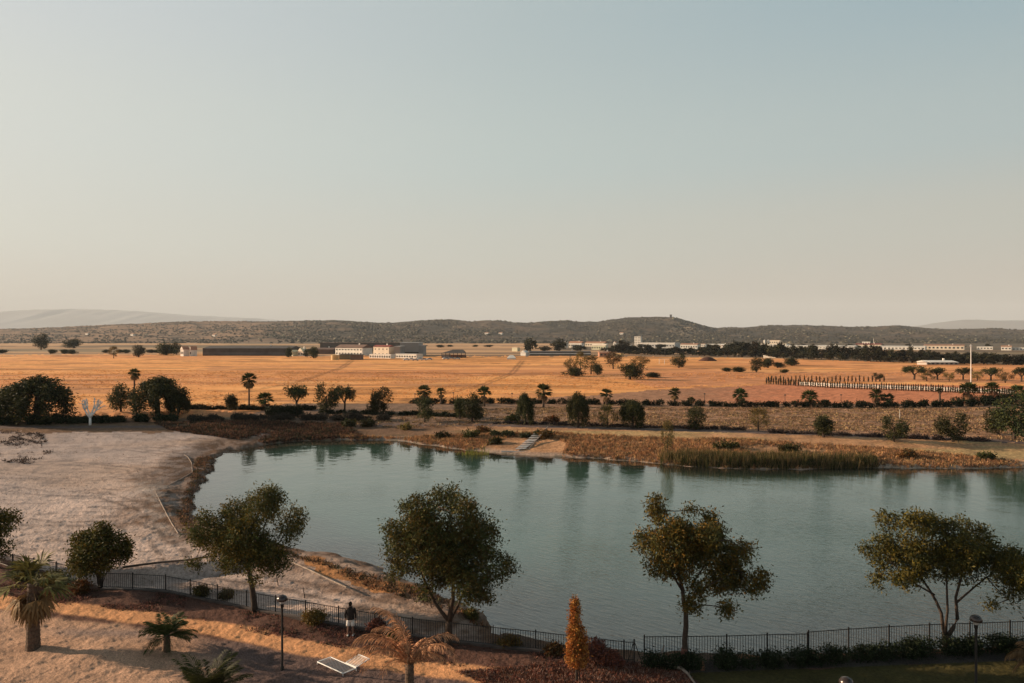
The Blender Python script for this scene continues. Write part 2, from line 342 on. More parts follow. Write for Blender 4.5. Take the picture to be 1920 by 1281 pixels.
# ------------------------------------------------------------------ hills
RID = [(-1200,640),(-700,632),(-200,624),(0,618),(100,614),(200,609.5),(330,603.5),(420,602.5),(500,603),(560,602),(620,600.5),(660,602),(700,605),(740,605.5),(765,603),(790,601.5),(830,603),(880,604),(920,603.5),(960,605.5),(1000,606),(1030,602),(1060,600.5),
  (1090,603),(1120,604),(1150,599),(1180,595.5),(1230,594),(1262,595),(1290,602),(1318,610),(1345,615),(1400,614),(1440,610.5),(1500,609.5),(1560,611.5),(1600,613),(1645,612.5),(1690,610.5),(1720,613),(1760,617),(1800,617.5),(1860,616.5),(1920,620),(2150,625),(2600,634)]
RPX = np.array([a for a, b in RID], float); RPY = np.array([b for a, b in RID], float)
Y0, Y1, Y2 = 1750., 4200., 6000.
def hill_z(u, Y):
    ridge = H+(HY-np.interp(CX+F*u, RPX, RPY))/F*Y1
    spur = fbm(u*9+Y*.0004, Y*.0011+u*3, 201, 5)
    t = ss(Y0, Y1, Y+(spur-.5)*900*(1-ss(Y1-500,Y1-50,Y)))
    up = ridge*t**1.25*(.70+.55*fbm(u*14, Y*.0016, 211, 5)*(1-ss(3300,4150,Y))+.20*ss(3300,4150,Y))
    dn = 1-ss(Y1, Y2, Y)*1.1
    return np.where(Y < Y1, up, ridge*dn)-1.5*(1-ss(Y0, Y0+150, Y))
def build_hills():
    u = np.arange(-1.25, 1.15, .0016); Y = np.concatenate([np.linspace(Y0-60, Y1, 150), np.linspace(Y1+40, Y2, 18)])
    U, YY = np.meshgrid(u, Y); z = hill_z(U, YY); x = U*YY
    z = z+(fbm(x*.02, YY*.02, 221, 3)-.5)*7*ss(Y0, Y0+500, YY)
    dens = np.clip(ss(-.42,-.25,U+.1*(fbm(x*.001,YY*.001,9,3)-.5)), .0, 1)
    n = fbm(x*.006, YY*.009, 231, 5); n_ = fbm(x*.03,YY*.03,241,3)
    g = np.array([.060,.052,.040]); br = np.array([.24,.155,.10]); gr2 = np.array([.15,.12,.09])
    brm = ((.35+.65*ss(.35,.5,n))*(1-dens)+.30*ss(.5,.62,n)*dens)[...,None]
    c = g*(1-brm)+br*brm; c = c*(.65+.7*n_)[...,None]
    foot = (1-ss(Y0+50,Y0+420,YY+(n-.5)*300))[...,None]*.7; c = c*(1-foot)+gr2*1.3*foot
    sc_ = (np.exp(-(((CX+F*U)-1285)/28)**2-((YY-2950)/260)**2)*ss(.4,.55,n_))[...,None]; c = c*(1-sc_)+np.array([.38,.28,.19])*sc_
    ny, nx = z.shape; I = np.arange(ny*nx).reshape(ny,nx)
    Q = np.stack([I[:-1,:-1], I[:-1,1:], I[1:,1:], I[1:,:-1]], -1).reshape(-1,4)
    o = npmesh('hills', np.c_[x.ravel(), YY.ravel(), z.ravel()], Q, terrain_mat('hill_scrub', .02, .3, .35), None, np.c_[c.reshape(-1,3), np.ones(ny*nx)], smooth=True)
    tag(o, kind='structure')
    # scrub and small oaks over the slopes: nobody could count them
    n = 34000; rng = np.random.default_rng(3); uu = rng.uniform(-.78,.78,n); yy = rng.uniform(Y0+30, Y1+60, n)
    keep = rng.uniform(size=n) < np.where(uu < -.33, .75, 1.0)*(.15+.85*(fbm(uu*26, yy*.0035, 251, 4) > .46)); uu = uu[keep]; yy = yy[keep]; n = len(uu)
    zz = hill_z(uu, yy)+(fbm(uu*yy*.02, yy*.02, 221, 3)-.5)*7*ss(Y0, Y0+500, yy)
    r = rng.uniform(2, 6, n)*np.where(uu < -.33, .8, 1); O = np.array([(1,0,.3),(0,1,.3),(-1,0,.3),(0,-1,.3),(0,0,1.05),(.7,.7,-.3),(-.7,.7,-.3),(-.7,-.7,-.3),(.7,-.7,-.3)])
    T = np.array([(0,1,4),(1,2,4),(2,3,4),(3,0,4),(5,1,0),(6,2,1),(7,3,2),(8,0,3)])
    V = np.c_[uu*yy, yy, zz][:,None,:]+O[None]*(r[:,None,None]*rng.uniform(.7,1.3,(n,9,1)))*np.array([1,1,.8])
    Fq = (np.arange(n)*9)[:,None,None]+T[None]; t = rng.uniform(.3,1.9,(n,1))*np.where(rng.uniform(size=(n,1))<.12,3.2,1)*np.array([[1,.95,.85]])
    c = np.repeat(t, 9, 0); c = np.c_[c, np.ones(len(c))]
    o = npmesh('hillside_scrub', V.reshape(-1,3), Fq.reshape(-1,3), mat('scrub_leaves', (.042,.038,.028), .9, .2, .1, attr='Col'), None, c); tag(o, 'dark evergreen scrub dotted over the far hillsides', 'scrub', kind='stuff')
    # distant ranges
    def rng_(name, pts, Yd, c, hz=0):
        px = np.linspace(pts[0][0], pts[-1][0], 220); py = np.interp(px, [a for a,b in pts], [b for a,b in pts])
        zt = (HY-py)/F*Yd+H+(fbm(px*.06, px*0, 300, 4)-.5)*Yd*.0012
        rows = []
        for k, (dy, f) in enumerate([(-5200,-.02),(-3600,.3),(-2000,.62),(-900,.86),(0,1),(1500,.8),(3500,.2)]):
            YY_ = Yd+dy*(Yd/22000); rows.append(np.c_[(px-CX)/F*Yd, np.full(len(px), YY_), zt*f*(1+(0 if f in (1,-.02) else 1)*(fbm(px*.04,px*0+k,310,3)-.5)*.25)-3])
        V = np.concatenate(rows); nn = len(px); I = np.arange(len(V)).reshape(-1, nn)
        Q = np.stack([I[:-1,:-1], I[:-1,1:], I[1:,1:], I[1:,:-1]], -1).reshape(-1,4)
        o = npmesh(name, V, Q, mat('mountain_rock%d' % int(Yd), c, .95, .3, .0005), None, None, smooth=True); tag(o, kind='structure')
    rng_('mountains', [(-300,625),(-200,604),(-60,590),(40,581),(150,579),(260,583),(340,590),(480,597),(600,607),(700,630)], 24500, (.27,.28,.29))
    rng_('mountains', [(1640,633),(1700,616),(1745,609),(1780,602.5),(1810,598.5),(1850,600),(1900,601),(1960,599),(2050,604),(2200,610),(2400,633)], 19000, (.16,.15,.14))
build_hills()
# ------------------------------------------------------------------ water
def build_water():
    m, nt, b = newmat('lake_water'); N = nt.nodes.new; L = nt.links.new
    b.inputs['Roughness'].default_value = .06; b.inputs['IOR'].default_value = 1.8
    tc = N('ShaderNodeTexCoord'); mp = N('ShaderNodeMapping'); mp.inputs['Scale'].default_value = (.8,3.2,1); mp0 = N('ShaderNodeMapping'); mp0.inputs['Rotation'].default_value = (0,0,rad(38))
    L(tc.outputs['Object'], mp0.inputs['Vector']); L(mp0.outputs[0], mp.inputs['Vector'])
    n1 = N('ShaderNodeTexNoise'); n1.inputs['Scale'].default_value = 1.1; n1.inputs['Detail'].default_value = 4; n1.inputs['Roughness'].default_value = .55; L(mp.outputs[0], n1.inputs['Vector'])
    n2 = N('ShaderNodeTexNoise'); n2.inputs['Scale'].default_value = .05; n2.inputs['Detail'].default_value = 3; L(tc.outputs['Object'], n2.inputs['Vector'])
    mr = N('ShaderNodeMapRange'); mr.inputs[1].default_value = .35; mr.inputs[2].default_value = .65; mr.inputs[3].default_value = .35; mr.inputs[4].default_value = 1.15; L(n2.outputs['Fac'], mr.inputs[0])
    mul = N('ShaderNodeMath'); mul.operation = 'MULTIPLY'; L(n1.outputs['Fac'], mul.inputs[0]); L(mr.outputs[0], mul.inputs[1])
    bp = N('ShaderNodeBump'); bp.inputs['Strength'].default_value = WB; bp.inputs['Distance'].default_value = .1
    sp = N('ShaderNodeSeparateXYZ'); L(tc.outputs['Object'], sp.inputs[0]); ym = N('ShaderNodeMapRange'); ym.inputs[1].default_value = 38; ym.inputs[2].default_value = 95; ym.inputs[3].default_value = 1; ym.inputs[4].default_value = .03
    L(sp.outputs['Y'], ym.inputs[0]); m3 = N('ShaderNodeMath'); m3.operation = 'MULTIPLY'; L(mul.outputs[0], m3.inputs[0]); L(ym.outputs[0], m3.inputs[1]); n3_ = N('ShaderNodeTexNoise'); n3_.inputs['Scale'].default_value = .5; n3_.inputs['Detail'].default_value = 1.5; L(tc.outputs['Object'], n3_.inputs['Vector'])
    yb = N('ShaderNodeMapRange'); yb.inputs[1].default_value = 45; yb.inputs[2].default_value = 90; yb.inputs[3].default_value = .25; yb.inputs[4].default_value = .38; L(sp.outputs['Y'], yb.inputs[0])
    m4 = N('ShaderNodeMath'); m4.operation = 'MULTIPLY'; L(n3_.outputs['Fac'], m4.inputs[0]); L(yb.outputs[0], m4.inputs[1]); m5 = N('ShaderNodeMath'); L(m3.outputs[0], m5.inputs[0]); L(m4.outputs[0], m5.inputs[1]); L(m5.outputs[0], bp.inputs['Height']); L(bp.outputs[0], b.inputs['Normal'])
    at_ = N('ShaderNodeAttribute'); at_.attribute_name = 'Col'; L(at_.outputs['Color'], b.inputs['Base Color'])
    xs = np.arange(-62, 170, .8); ys = np.arange(30, 132, .8); X, Y = np.meshgrid(xs, ys); sd = lake_sd(X.ravel(), Y.ravel())
    deep = ss(0, 9, -sd+(fbm(X.ravel()*.15,Y.ravel()*.15,401,3)-.5)*4)[:,None]
    deep = deep*(.22+.78*ss(38,64,Y.ravel()))[:,None]
    c = np.array([.022,.021,.016])*(1-deep)+np.array(WC)*deep
    c = c*(.85+.3*fbm(X.ravel()*.06,Y.ravel()*.1,411,3))[:,None]
    ny, nx = X.shape; I = np.arange(ny*nx).reshape(ny,nx); Q = np.stack([I[:-1,:-1], I[:-1,1:], I[1:,1:], I[1:,:-1]], -1).reshape(-1,4)
    Q = Q[sd[Q].min(1) < 2.0]
    vi, inv = np.unique(Q, return_inverse=True)
    o = npmesh('lake_water', np.c_[X.ravel(), Y.ravel(), np.full(X.size, -.96)][vi], inv.reshape(Q.shape), m, None, np.c_[c, np.ones(len(c))][vi]); tag(o, kind='structure')
WB, WC = .9, (.036,.078,.057)
build_water()
# ------------------------------------------------------------------ foliage materials
LF = lambda n, c, ov=0, tr=.2: mat(n, c, .65, .2, 1.5, attr='Col', objvar=ov, trans=tr, spec=.12)
m_leaf = LF('tree_leaves', (.068,.068,.024)); m_leafm = LF('grove_leaves', (.042,.046,.020), .5); m_leafy = LF('pale_leaves', (.12,.085,.035), .5)
m_belt = LF('belt_leaves', (.030,.028,.018), .6, .1); m_pfr = LF('palm_fronds', (.045,.055,.018), .4); m_dry = LF('dry_fronds', (.30,.13,.05), 0, .25)
m_bark = mat('bark', (.055,.038,.028), .9, .6, 9, .8); m_pbark = mat('palm_bark', (.10,.065,.045), .9, .7, 7, .9)
m_hedge = LF('hedge_leaves', (.018,.024,.010), .4, .1)
BR = [(1,1,1),(1.25,1.1,.8),(.8,.9,.8),(1.6,1.2,.7),(1.3,.85,.6)]
# ------------------------------------------------------------------ the four lakeside trees
def lake_tree(px, pyb, blobs, limbs, label, seed, tints, n=30000, wrap=False):
    X, Y, Z = at(px, pyb); k = Y/F
    r = thing('broadleaf_tree', label, 'tree', (X, Y, Z), group='broadleaf trees along the lakeside fence')
    rng = np.random.default_rng(seed)
    B = []
    for a, b, c in blobs:
        yo = rng.uniform(-1, 1)*1.3
        B.append(((a-px)*k, yo, (pyb-b)*k, c*k*.9, c*k*1.05, c*k*.85))
    m = MB()
    for pts, r0, r1 in limbs:
        P = []
        for j, q in enumerate(pts):
            a, b = q[:2]; yo = q[2] if len(q) > 2 else 0; P.append(((a-px)*k, yo, (pyb-b)*k))
        # smooth a little
        PP = []
        for j in range(len(P)-1):
            for t in (0, .5): PP.append(tuple(np.array(P[j])*(1-t)+np.array(P[j+1])*t+(rng.normal(size=3)*.02 if t else 0)))
        PP.append(P[-1]); nP = len(PP); m.tube(PP, [r0+(r1-r0)*(i/(nP-1))**.8 for i in range(nP)], 9)
    # twigs reaching into each clump
    for x, y, z, rx, ry, rz in B:
        src = min(m.v, key=lambda v: (v[0]-x)**2+(v[1]-y)**2+(v[2]-z)**2*1.5)
        p0 = np.array(src); p1 = np.array((x,y,z)); m.tube([p0, (p0+p1)/2+rng.normal(size=3)*.08, p1], [.035,.025,.012], 5)
        for q in range(4):
            d = rng.normal(size=3); d /= np.linalg.norm(d); m.tube([p1, p1+d*np.array([rx,ry,rz])*.8], [.014,.006], 4)
    m.obj('trunk', m_bark, r, True)
    if wrap:
        w = MB(); w.lathe([(.15,-.02),(.155,.3),(.145,.6),(.15,.85),(.12,.86)], 10); w.obj('trunk_wrap', mat('sacking', (.14,.06,.045), .95, .6, 8, .6), r, True)
    crown('crown', B, int(n*1.55), .175, .066, m_leaf, r, seed, twig=13, spread=.17, droop=.3, shell=.3, gap=.06, tints=tints, gapf=.6, spray=.09)
    return r
lake_tree(475,1146,[(400,985,34),(378,1010,18),(440,965,30),(505,940,36),(520,925,22),(535,985,30),(470,1000,46),(505,1030,38),(400,1040,28),(440,1048,30),(525,1048,26),(548,1000,20),(412,1070,13),(485,1078,10),(380,1042,14),(430,1015,34)],
  [([(478,1150),(474,1110),(468,1075),(462,1030)],.19,.10),([(466,1070),(440,1040,.3),(410,1000,.4)],.08,.03),([(463,1045),(490,1010,-.4),(510,960,-.5)],.09,.03),([(465,1055),(510,1035,.2),(535,1000,.3)],.06,.02)],
  'rounded broadleaf tree with olive leaves and one leaning trunk beside the pale sand beach', 11, [(1,1,1),(1.5,1.2,.8),(1.9,1.3,.75),(.8,.95,.85)])
lake_tree(838,1212,[(785,955,34),(830,945,34),(870,955,34),(800,985,44),(750,1000,34),(820,1015,56),(890,1010,50),(925,1050,34),(770,1055,40),(825,1075,42),(885,1080,36),(738,1030,22),(905,1105,20),(800,1098,18),(948,1060,20),(745,1065,22),(860,1040,50),(885,1115,13)],
  [([(840,1215),(841,1185),(842,1165)],.21,.17),([(842,1165),(815,1130),(790,1080,.3),(775,1040,.3)],.11,.04),([(843,1165),(850,1120,-.2),(850,1060,-.3)],.15,.06),([(846,1160),(868,1115,.4),(895,1075,.5)],.08,.03)],
  'largest and fullest lakeside tree, forked low into three limbs, just right of the standing person', 12, [(1,1,1),(.85,1,.9),(1.3,1.1,.8),(1.4,.9,.65)], 42000)
lake_tree(1283,1250,[(1240,975,22),(1238,950,14),(1222,1025,26),(1255,1015,38),(1310,990,26),(1308,968,12),(1345,1005,24),(1378,1015,18),(1320,1040,44),(1385,1060,34),(1415,1080,20),(1400,1105,24),(1290,1120,18),(1305,1105,18),(1360,1095,30),(1232,1055,24),(1205,1030,12),(1350,1125,14),(1420,1122,9),(1275,1060,30),(1262,988,24),(1285,1000,24),(1345,985,16),(1310,1022,30)],
  [([(1283,1255),(1284,1200),(1286,1150),(1280,1105),(1265,1050)],.16,.07),([(1286,1140),(1300,1100,.3),(1330,1060,.4)],.07,.03),([(1281,1110),(1258,1070,-.3),(1240,1020,-.3)],.06,.03),([(1290,1125),(1340,1095,.2),(1390,1075,.4)],.05,.02)],
  'slender tree with autumn orange leaves on its left side and sacking round its foot', 13, [(1,1,1),(1.7,1.15,.6),(2.1,1.15,.55),(.9,.9,.8),(1.3,1.0,.7)], 30000, wrap=True)
lake_tree(1775,1218,[(1680,985,24),(1712,978,28),(1665,1030,26),(1640,1038,12),(1752,990,26),(1790,1000,24),(1815,990,18),(1845,1010,26),(1700,1035,38),(1755,1050,42),(1815,1060,42),(1875,1060,34),(1648,1085,16),(1664,1110,10),(1885,1120,18),(1862,1135,12),(1918,1072,24),(1720,1078,22),(1905,1100,16),(1785,1030,34),(1897,1045,26),(1868,1040,26),(1845,1045,26),(1885,1058,26),(1660,1055,20),(1672,1070,20),(1893,1085,24),(1900,1065,22)],
  [([(1775,1222),(1775,1200),(1774,1190)],.2,.18),([(1772,1195),(1765,1150),(1748,1110,.2),(1715,1060,.3)],.10,.04),([(1773,1190),(1770,1140,-.3),(1768,1070,-.3)],.08,.04),([(1778,1192),(1795,1160),(1792,1120),(1810,1070,.2)],.11,.05),([(1793,1130),(1840,1100,.3),(1880,1075,.4)],.06,.02),([(1752,1115),(1700,1085,-.3),(1665,1050,-.2)],.05,.02)],
  'widest, flat-topped tree with several trunks spreading from the ground behind the dark hedge', 14, [(1,1,1),(1.4,1.05,.65),(.8,.85,.8),(1.1,.95,.7),(1.7,1.25,.5)], 34000)
# ------------------------------------------------------------------ bush-like trees of the left garden
def blobtree(name, label, cat, px, pyb, blobs, seed, n, L, W, m, tints=BR, group=None, trunk=True, spread=.16, droop=.2):
    X, Y, Z = at(px, pyb); k = Y/F; rng = np.random.default_rng(seed)
    r = thing(name, label, cat, (X,Y,Z), group=group)
    B = [((a-px)*k, rng.uniform(-.6,.6)*c*k, (pyb-b)*k, c*k, c*k*1.1, c*k*.9) for a, b, c in blobs]
    if trunk:
        t = MB(); top = max(b[2] for b in B)
        for b in B: t.tube([(rng.uniform(-.05,.05),rng.uniform(-.05,.05),-.1),(b[0]*.25,b[1]*.25,b[2]*.45),(b[0],b[1],b[2])],[.02+.012*top,.012*top,.008],6)
        t.obj('trunk', m_bark, r, True)
    crown('crown' if trunk else 'foliage', B, n, L, W, m, r, seed, spread=spread, droop=droop, tints=tints, gapf=.5, gap=.4)
    return r
blobtree('round_tree','squat dark round tree on a short trunk at the left end of the fence','tree',188,1102,[(160,1020,26),(190,1005,24),(215,1025,26),(185,1040,40),(160,1050,24),(225,1045,16),(150,1010,14),(200,990,12)],21,13000,.2,.09,m_leaf,group=None)
blobtree('round_tree','dark tree cut off by the left edge of the photo above the fan palm','tree',-25,1062,[(-10,985,34),(-40,975,40),(-20,1010,36),(12,975,22),(-60,1000,40),(-5,1030,22)],22,13000,.2,.09,m_leaf)
# ------------------------------------------------------------------ palms
def fan(m, base, dirv, R, n, rng, sag=.25, width=.07, sp=2.5):
    d = np.array(dirv)/np.linalg.norm(dirv); s = np.cross(d, (0,0,1.0)); s /= np.linalg.norm(s)+1e-9; u = np.cross(s, d); V = []; Fc = []
    for i in range(n):
        a = (i/(n-1)-.5)*sp; t = d*math.cos(a)+s*math.sin(a)+u*.12*rng.normal(); t /= np.linalg.norm(t); l = R*(.8+.2*math.cos(a))*rng.uniform(.9,1.1)
        w = np.cross(t, u); w = w/(np.linalg.norm(w)+1e-9)*R*width; p = np.array(base)
        k = len(V); V += [p, p+t*l*.55+w, p+t*l+np.array((0,0,-sag*l)), p+t*l*.55-w]; Fc.append((k,k+1,k+2,k+3))
    m.add(V, Fc)
def feather(m, base, az, el, Ln, rng, droop=.9, leaf=.35, n=16, rach=.02, curl=1.0, leafdroop=.3, lw=.036):
    p = np.array(base, float); pts = [p.copy()]; e = el
    for i in range(n):
        p = p+np.array((math.cos(az)*math.cos(e), math.sin(az)*math.cos(e), math.sin(e)))*Ln/n; pts.append(p.copy()); e -= droop*(curl*(i+3)/n)*2.2/n
        e = max(e, -1.5)
    m.tube(pts, [rach*(1-.8*i/n) for i in range(n+1)], 4)
    V = []; Fc = []
    for i in range(3, n+1):
        for sub in (0,.5):
            if i == n and sub: continue
            q = pts[i]*(1-sub)+(pts[min(i+1,n)])*sub; t = pts[min(i+1,n)]-pts[i-1]; t /= np.linalg.norm(t)+1e-9
            s = np.cross(t, (0,0,1.0)); s /= np.linalg.norm(s)+1e-9
            l = leaf*(.35+.9*math.sin(math.pi*min(1,(i+sub)/n*.85+.1)))*rng.uniform(.8,1.15)
            for sg in (-1, 1):
                dd = s*sg*.8+t*.65+np.array((0,0,.25-leafdroop+rng.normal()*.1)); dd /= np.linalg.norm(dd); w = t*lw*.5
                k = len(V); V += [q-w, q+dd*l*.5-w+np.array((0,0,-.02)), q+dd*l+np.array((0,0,-leafdroop*l*.7)), q+dd*l*.5+w]; Fc.append((k,k+1,k+2,k+3))
    m.add(V, Fc)
def mb_tint(m, name, mt, parent, rng, lo=.7, hi=1.3, smooth=False):
    o = m.obj(name, mt, parent, smooth); me = o.data; A = me.attributes.new('Col','FLOAT_COLOR','POINT')
    n = len(me.vertices); c = np.repeat(rng.uniform(lo,hi,(n//4+1,1)),4,0)[:n]; c = np.repeat(c,3,1); A.data.foreach_set('color', np.c_[c,np.ones(n)].astype(np.float32).ravel()); return o
def pal_trunk(h, r0, r1, parent, m=None, n=14, rings=None):
    t = MB(); rings = rings or max(6, int(h*5)); prof = []
    for i in range(rings+1):
        z = h*i/rings; r = r0+(r1-r0)*(i/rings)**.6
        prof += [(r*1.04, z-.02), (r*.94, z+h/rings*.6)]
    prof.append((.01, h+.05)); t.lathe([(r0*1.15,-.15)]+prof, n); return t.obj('trunk', m or m_pbark, parent)
def fan_palm(label, loc, h, R, seed, trunk_r=.2, nf=26, skirt=14, group=None, seg=12, fm=None):
    rng = np.random.default_rng(seed); r = thing('fan_palm', label, 'palm', loc, group=group); pal_trunk(h, trunk_r, trunk_r*.75, r)
    g = MB(); pet = MB()
    for i in range(nf):
        az = i*2.4+rng.uniform(-.3,.3); el = rng.uniform(-.25,1.35); d = np.array((math.cos(az)*math.cos(el), math.sin(az)*math.cos(el), math.sin(el)))
        b = np.array((0,0,h)); e = b+d*R*(.55 if seg > 10 else .35); g.tube([b, e], [.012*R+.004,.008*R+.002], 4); fan(g, e, d+np.array((0,0,-.25)), R*(.6 if seg > 10 else .72), seg, rng, .22 if seg > 10 else .12, .06 if seg > 10 else .10, 2.5 if seg > 10 else 1.5)
    mb_tint(g, 'fronds', fm or m_pfr, r, rng, .5, 1.6)
    if skirt:
        s = MB()
        for i in range(skirt):
            az = i*2.4+rng.uniform(-.3,.3); el = rng.uniform(-1.35,-.5); d = np.array((math.cos(az)*math.cos(el), math.sin(az)*math.cos(el), math.sin(el)))
            b = np.array((0,0,h-.1)); e = b+d*R*.45; s.tube([b,e],[.012*R,.008*R],4); fan(s, e, d+np.array((0,0,-.6)), R*.5, 9, rng, .3, .07 if seg > 10 else .15)
        mb_tint(s, 'dead_fronds', MATS['dead_palm'], r, rng)
    return r
LF('dead_palm', (.19,.105,.055), .3); LF('olive_fronds', (.12,.11,.035), 0)
X, Y, Z = at(62,1216); p = fan_palm('stout fan palm with a thick trunk and hanging brown fronds, nearest the left edge', (X,Y,Z), 3.1, 1.75, 31, .34, 17, 36, seg=14, fm=MATS['olive_fronds'])
def date_palm(px, pyb, h, Ln, label, seed, nf=26, mt=None, name='date_palm', droop=.9, elr=(.0,1.35), leaf=.42, ld=.25, tr=.2, rach=.022, dry=False, extra=None):
    rng = np.random.default_rng(seed); loc = at(px, pyb); r = thing(name, label, 'palm', loc); pal_trunk(h, tr, tr*.9, r)
    g = MB()
    for i in range(nf):
        az = i*2.39996+rng.uniform(-.2,.2); feather(g, (0,0,h), az, rng.uniform(*elr), Ln*rng.uniform(.8,1.1), rng, droop, leaf, 16, rach, 1.0, ld)
    for q in (extra or []): feather(g, (0,0,h), q[0], q[1], q[2], rng, q[3], leaf*1.2, 20, rach*1.2, 1.0, ld)
    mb_tint(g, 'fronds', mt or m_pfr, r, rng, *((.3,1.25) if name != 'date_palm' else (.7,1.3))); return r
date_palm(313,1222,.75,1.35,'small date palm with dark arching fronds on the sandy ground',41, 30, droop=.75, elr=(-.1,1.3), leaf=.38, tr=.17)
date_palm(385,1342,.6,2.0,'green date palm whose fronds rise over the bottom edge, left of the lamp post',42, 34, droop=.6, elr=(.3,1.4), leaf=.45, tr=.25)
LF('orange_fronds', (.62,.32,.17), 0, .25)
date_palm(768,1330,1.75,2.1,'dying palm with long drooping orange-brown fronds at the bottom centre',43, 9, MATS['orange_fronds'], 'withered_palm', 1.25, (.75,1.4), .34, .45, .2, .032,
  extra=[(3.1,1.1,3.1,1.6),(2.9,1.5,3.1,1.15),(3.4,1.1,3.3,1.65),(2.6,1.54,2.9,1.3),(.1,1.15,2.6,1.35),(3.6,.95,2.9,1.3),(4.0,1.0,3.1,1.6),(-.5,1.05,3.0,1.6),(3.2,1.5,2.6,1.5)])
date_palm(1946,1290,1.2,1.3,'withered reddish palm cut off by the right edge of the photo',44, 22, MATS['dead_palm'], 'withered_palm', 1.3, (-.3,1.2), .35, .5)
# ------------------------------------------------------------------ columnar dying conifer
LF('rust_leaves', (.40,.17,.05), 0, .2)
def columnar():
    loc = at(1081,1276); X, Y, Z = loc; k = Y/F; r = thing('columnar_conifer','narrow rust-brown dying conifer standing like a column before the fence','tree',loc)
    t = MB(); t.tube([(0,0,-.1),(0,0,1.5),(.0,0,3.3)],[.06,.05,.02],7); t.tube([(.12,.02,-.1),(.13,0,.8)],[.03,.02],6); t.obj('trunk', m_bark, r)
    B = []
    for i in range(14):
        z = (1276-1240)*k+ (i/13)*(112*k); w = (15-8*(i/13)**1.3)*k; B.append(((-2+1.5*math.sin(i*1.7))*k-.03,0,z,w,w,.28))
    B += [((10)*k,0,45*k,11*k,.25,.5),((12)*k,0,70*k,9*k,.2,.45),(8*k,0,90*k,7*k,.15,.3)]
    crown('crown', B, 9000, .13, .05, MATS['rust_leaves'], r, 51, twig=10, spread=.06, droop=-.2, shell=.5, gap=.6, tints=[(1,1,1),(1.2,.95,.8),(.5,.4,.4),(1.1,1.3,1)])
columnar()
# ------------------------------------------------------------------ shrubs in the near beds
LF('purple_leaves', (.14,.065,.06), 0, .15)
for i, (px, py, w, h, mt, lab, nm) in enumerate([
  (100,1100,55,34,m_leaf,'broad dark shrub in front of the fence behind the fan palm','shrub'),(45,1088,34,30,m_leaf,'low green shrub beside the corner post of the fence','shrub'),
  (150,1112,30,26,m_leafy,'brownish dry shrub under the squat round tree','shrub'),(380,1118,24,22,m_leaf,'small dark shrub showing through the fence left of the leaning trunk','shrub'),
  (590,1168,38,26,m_leafy,'straggly brown shrub against the fence left of the person','shrub'),(706,1186,22,30,MATS['purple_leaves'],'round dark purple shrub right of the person','shrub'),
  (425,1122,18,14,m_leaf,'tiny dark shrub behind the fence by the leaning trunk','shrub'),(745,1200,22,24,m_leaf,'dark shrub hidden behind the withered palm fronds','shrub'),
  (1118,1248,46,56,MATS['purple_leaves'],'pink-tipped oleander shrub right of the rust-brown conifer','oleander'),(1150,1252,26,34,MATS['purple_leaves'],'smaller purplish shrub at the right of the oleander','oleander'),
  (955,1212,34,16,m_leafy,'low dry shrub at the foot of the fence past the white panel','shrub'),(1040,1226,26,14,m_leafy,'low brown shrub at the fence just left of the rust-brown conifer','shrub'),
  (885,1160,20,18,m_leaf,'small green shrub at the tip of the beach','shrub')]):
    blobtree(nm, lab, 'shrub', px, py, [(px-w*.35,py-h*.4,w*.3),(px+w*.3,py-h*.45,w*.3),(px,py-h*.6,w*.34),(px+w*.05,py-h*.3,w*.36)], 60+i, 2600, .13, .06, mt, trunk=True, spread=.1)
for i, (px, py, w, h, lab) in enumerate([(1022,822,22,18,'dark bush leaning over the top of the white steps'),(884,822,26,16,'dark green bush on the bank above the reed clump'),(930,832,24,10,'low olive bush on the bank left of the white steps'),(905,812,30,12,'dark scrub bush under the low wall of the terrace'),
    (830,822,26,12,'brown scrub bush at the start of the orange bank'),(690,800,24,14,'dark bush at the right end of the shaded embankment'),(760,806,20,12,'small dark bush above the orange bank'),(1360,842,60,12,'long dark bramble in the middle of the dry bank'),(1480,846,40,12,'dark bramble above the tall reeds'),
    (1700,858,34,12,'brown bramble near the right shore'),(1850,862,34,12,'second brown bramble near the right shore'),(960,790,26,12,'low dark bush between the narrow weeping tree and its neighbour'),(1035,792,26,11,'low dark bush left of the tall dark weeping tree'),(655,800,20,14,'reddish dry bush on the embankment')]):
    blobtree('bank_bush', lab, 'bush', px, py, [(px-w*.3,py-h*.4,h*.5),(px+w*.3,py-h*.45,h*.5),(px,py-h*.6,h*.5),(px+w*.1,py-h*.3,h*.5)], 160+i, 900, .34, .16, m_leafm if i%3 else m_leafy, trunk=True, spread=.2)
# tufts: ground cover that nobody could count
def tufts(name, label, cat, pts, h, w, m, seed, tints, blades=4, lean=.35, sizevar=(.5,1.3)):
    rng = np.random.default_rng(seed); P = np.array(pts); n = len(P); z = height(P[:,0], P[:,1]); C = np.repeat(np.c_[P, z-.03], blades, 0); N = n*blades
    C[:,:2] += rng.normal(size=(N,2))*w*1.5
    d = np.c_[rng.normal(size=(N,2))*lean, np.ones(N)]; d /= np.linalg.norm(d,axis=1)[:,None]; a = rng.uniform(0,math.pi,N); s = np.c_[np.cos(a),np.sin(a),np.zeros(N)]*w
    hh = (h*np.repeat(rng.uniform(*sizevar,n),blades)*rng.uniform(.7,1.1,N))[:,None]
    V = np.stack([C-s*.5, C+s*.5, C+d*hh*.6+s*.6, C+d*hh+s*rng.normal(size=(N,1))*.3],1).reshape(-1,3)
    pal = np.array(tints)[rng.integers(0,len(tints),n)]*rng.uniform(.6,1.35,(n,1)); c = np.repeat(np.repeat(pal,blades,0),4,0)
    return tag(npmesh(name, V, np.arange(4*N).reshape(-1,4), m, None, np.c_[c,np.ones(len(c))]), label, cat, kind='stuff')
